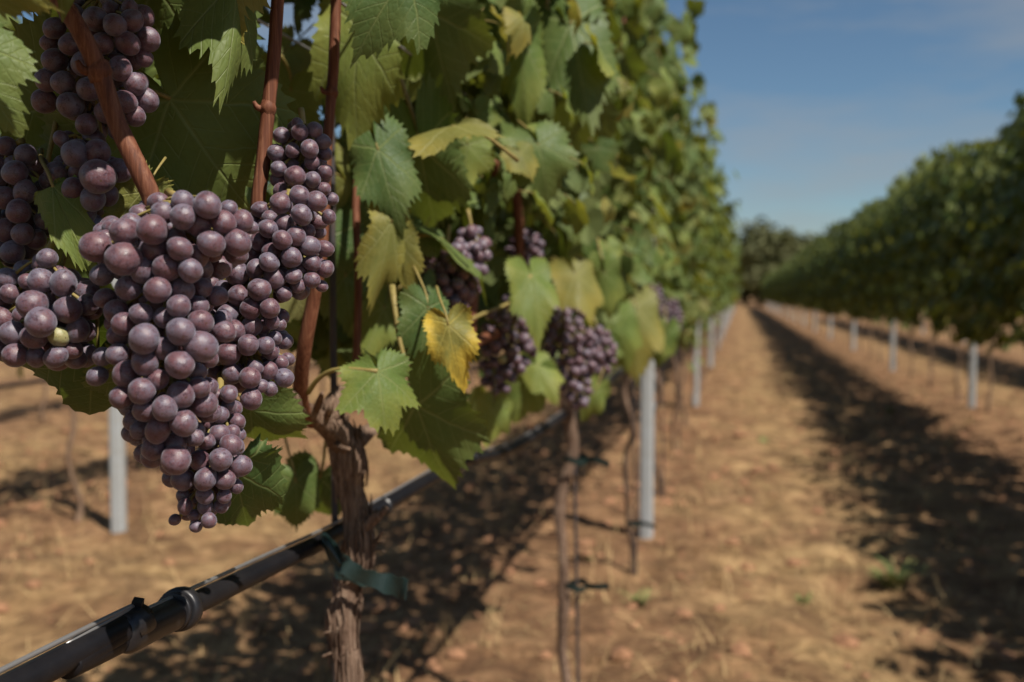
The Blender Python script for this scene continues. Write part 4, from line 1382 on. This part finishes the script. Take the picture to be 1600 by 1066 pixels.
def ribbon(pts, widths, normals, th=.0008):
    """closed flat strip through pts, width along given 'up' vectors"""
    v, f = [], []
    n = len(pts)
    for p, w, u in zip(pts, widths, normals):
        p, u = Vector(p), Vector(u).normalized()
        v += [p - u * w / 2, p + u * w / 2]
    fr = []
    for i in range(n - 1): fr.append((2 * i, 2 * i + 1, 2 * i + 3, 2 * i + 2))
    off = len(v)
    nn = []
    for i in range(n):
        t = (Vector(pts[min(i + 1, n - 1)]) - Vector(pts[max(i - 1, 0)])).normalized()
        nn.append(t.cross(Vector(normals[i]).normalized()).normalized() * th)
    v2 = [v[k] + nn[k // 2] for k in range(off)]
    f = fr + [tuple(reversed([a_ + off for a_ in q])) for q in fr]
    for i in range(n - 1):
        f += [(2 * i, 2 * i + 2, 2 * i + 2 + off, 2 * i + off), (2 * i + 1, 2 * i + 1 + off, 2 * i + 3 + off, 2 * i + 3)]
    f += [(0, off, off + 1, 1), (2 * n - 2, 2 * n - 1, off + 2 * n - 1, off + 2 * n - 2)]
    return v + v2, f


TG = 'green plastic vine ties'
tie = empty('vine_tie', at(545, 890, .92), 'dark green plastic ribbon tied round the nearest gnarled trunk', 'tie', TG)
R0 = 23 * .92 / FPX
cen = at(548, 893, .92)
keys = [((503, 838, .905), 14, 0), ((514, 852, .893), 22, .1), ((527, 872, .889), 26, .25), ((542, 886, .887), 27, .3), ((560, 897, .889), 25, .15), ((580, 904, .893), 25, .0), ((605, 912, .895), 30, -.1), ((625, 918, .892), 34, -.2), ((636, 921, .885), 32, -.3)]
K = catmull([tuple(at(*p)) + (w * .9 / FPX, a_) for p, w, a_ in keys], 5)
pts = [q[:3] for q in K]
wd = [q[3] * (1 + .10 * math.sin(i * 1.1)) for i, q in enumerate(K)]
nr = [C_U * math.cos(.4 + q[4]) + C_R * math.sin(.4 + q[4]) + C_F * (.22 * math.sin(i * .5)) for i, q in enumerate(K)]
v, f = ribbon(pts, wd, nr, .0009)
link('ribbon', mesh('ribbon', v, f, TIE, False), tie)
loop = []
for k in range(25):
    an = 2 * math.pi * k / 24
    loop.append(cen + (C_R * math.cos(an) - C_F * math.sin(an)) * (R0 * 1.22) + Vector((0, 0, -.006 * math.cos(an) - .001)))
v, f = ribbon(loop, [.011 + .002 * math.sin(k * .9) for k in range(25)], [Vector((0, .0, 1)) + C_F * (.3 * math.sin(k * .8)) for k in range(25)], .0009)
link('loop', mesh('loop', v, f, TIE, False), tie)
mb = MB().add(tube([at(503, 838, .9), at(508, 845, .886), at(520, 862, .884), at(533, 884, .885)], [.002, .003, .003, .002], 8, 4, lump=.2))
link('knot', mesh('knot', mb.v, mb.f, TIE), tie)
for k, (px, py) in enumerate([(880, 735), (912, 888), (918, 1036), (990, 905), (1012, 770)]):
    vi = 1 if k < 3 else 2
    c = on_x(px, py, ROWX + .02)
    c.y = V1.y + vi * VSP - .03
    lp = []
    for q in range(17):
        an = 2 * math.pi * q / 16
        lp.append(c + Vector((math.cos(an) * .026, math.sin(an) * .022, .004 * math.sin(an * 2))))
    lp += [c + Vector((.045, -.01, .002)), c + Vector((.075, -.015, -.006 + .012 * (k % 2)))]
    v, f = ribbon(lp, [.013] * len(lp), [Vector((0.1 * math.sin(q), 0, 1)) for q in range(len(lp))], .0009)
    o = link('vine_tie', mesh('vine_tie', v, f, TIE, False))
    tag(o, ['upper green tie on the second trunk of the left row', 'middle green tie on the second trunk of the left row', 'lower green tie on the second trunk near the bottom edge', 'lower green tie on the third trunk of the left row', 'upper green tie on the third trunk of the left row'][k], 'tie', TG)

# ------------------------------------------------------------------ weeds
def weed(px, py, n, h, label, seed):
    g = on_ground(px, py)
    rr = random.Random(seed)
    v, f, a = [], [], []
    for _ in range(n):
        az = rr.uniform(0, 6.283); L = h * rr.uniform(.5, 1)
        d = Vector((math.cos(az) * .5, math.sin(az) * .5, 1)).normalized()
        side = Vector((-math.sin(az), math.cos(az), 0)) * .006
        p = Vector((rr.uniform(-.02, .02), rr.uniform(-.02, .02), -.01)); r = rr.random(); o = len(v)
        for k in range(5):
            w = side * (1.0, 1.2, .95, .6, .08)[k]
            v += [p - w, p + w]; a += [r, r]
            p = p + d * (L / 4)
            d = (d + Vector((math.cos(az) * .25, math.sin(az) * .25, -.22))).normalized()
        for k in range(4): f.append((o + 2 * k, o + 2 * k + 1, o + 2 * k + 3, o + 2 * k + 2))
    o = link('weed', attr_mesh('weed', v, f, a, WEED), None, loc=(g.x, g.y, gz(g.x, g.y)))
    tag(o, label, 'weed', 'green weeds on the bare soil')


weed(1395, 905, 48, .17, 'green grassy weed in the dark shadow at the lower right', 1)
weed(995, 955, 16, .09, 'small green weed below the third trunk of the left row', 2)
weed(1250, 940, 12, .06, 'tiny weed on the sunlit track left of the shadow', 3)
weed(1195, 690, 14, .08, 'small green weed on the track beside the shadow edge', 4)
weed(915, 880, 10, .07, 'small weed beside the second trunk of the left row', 5)
weed(1390, 640, 14, .12, 'distant weed at the edge of the shadow band', 6)

# ------------------------------------------------------------------ trees at the end of the rows
def tree(x, y, h, w, label, seed):
    rr = random.Random(seed)
    root = empty('broadleaf_tree', (x, y, 0), label, 'tree', 'trees beyond the end of the vine rows')
    mb = MB().add(tube([(x, y, -.2), (x + .1, y, h * .2), (x, y, h * .45), (x, y, h * .7)], [.28, .22, .16, .07], 10, 3, ridge=.08))
    for k in range(6):
        an = k * 1.05 + rr.uniform(-.3, .3)
        mb.add(tube([(x, y, h * (.22 + .05 * k)), (x + math.cos(an) * w * .2, y + math.sin(an) * w * .2, h * (.4 + .05 * k)), (x + math.cos(an) * w * .36, y + math.sin(an) * w * .36, h * (.5 + .05 * k))], [.12, .08, .03], 7, 3))
    link('trunk', mesh('trunk', mb.v, mb.f, TREEBARK), root)
    clumps = []
    for k in range(34):
        an, el = rr.uniform(0, 6.283), rr.uniform(-1.1, 1.4)
        q = rr.uniform(.5, .92)
        clumps.append((Vector((x + math.cos(an) * math.cos(el) * w / 2 * q, y + math.sin(an) * math.cos(el) * w / 2 * q, h * .55 + math.sin(el) * h * .42 * q)), rr.uniform(.16, .26) * w))
    v, f, a = [], [], []
    for c, r in clumps:
        shade = rr.random()
        for _ in range(110):
            d = Vector((rr.gauss(0, 1), rr.gauss(0, 1), rr.gauss(0, 1))).normalized()
            p = c + d * r * rr.uniform(.5, 1.0)
            if p.z < .1: continue
            n = (d + Vector((rr.gauss(0, .5), rr.gauss(0, .5), rr.gauss(0, .5)))).normalized()
            u = n.orthogonal().normalized(); w_ = n.cross(u)
            s = rr.uniform(.18, .36)
            o = len(v)
            v += [p - u * s, p + w_ * s * .6, p + u * s, p - w_ * s * .6]
            a += [min(1, max(0, shade * .6 + rr.random() * .4))] * 4
            f.append((o, o + 1, o + 2, o + 3))
    link('crown', attr_mesh('crown', v, f, a, TREE, False), root)


for i, (px, dy, h, w, lab) in enumerate([(1190, 90, 7.9, 6.6, 'rounded dark tree at the far end of the path'), (1138, 93, 5.4, 5.0, 'low dark tree left of the rounded tree behind the left row'), (1240, 92, 7.0, 6.0, 'dark tree right of the rounded far tree'), (1290, 95, 7.2, 6.4, 'far tree just above the right row canopy'),
                                           (1340, 97, 7.0, 6.5, 'far tree mostly hidden behind the right row'), (1165, 99, 6.2, 6.0, 'far tree filling the gap behind the path end'), (1215, 100, 7.3, 6.5, 'far tree between and behind the two dark trees')]):
    p = on_x(800, 533, -1)
    d = dy * math.cos(YAW)
    q = at(px, 462, dy * math.cos(YAW))
    tree(q.x, q.y, h * .9, w, lab, 900 + i)
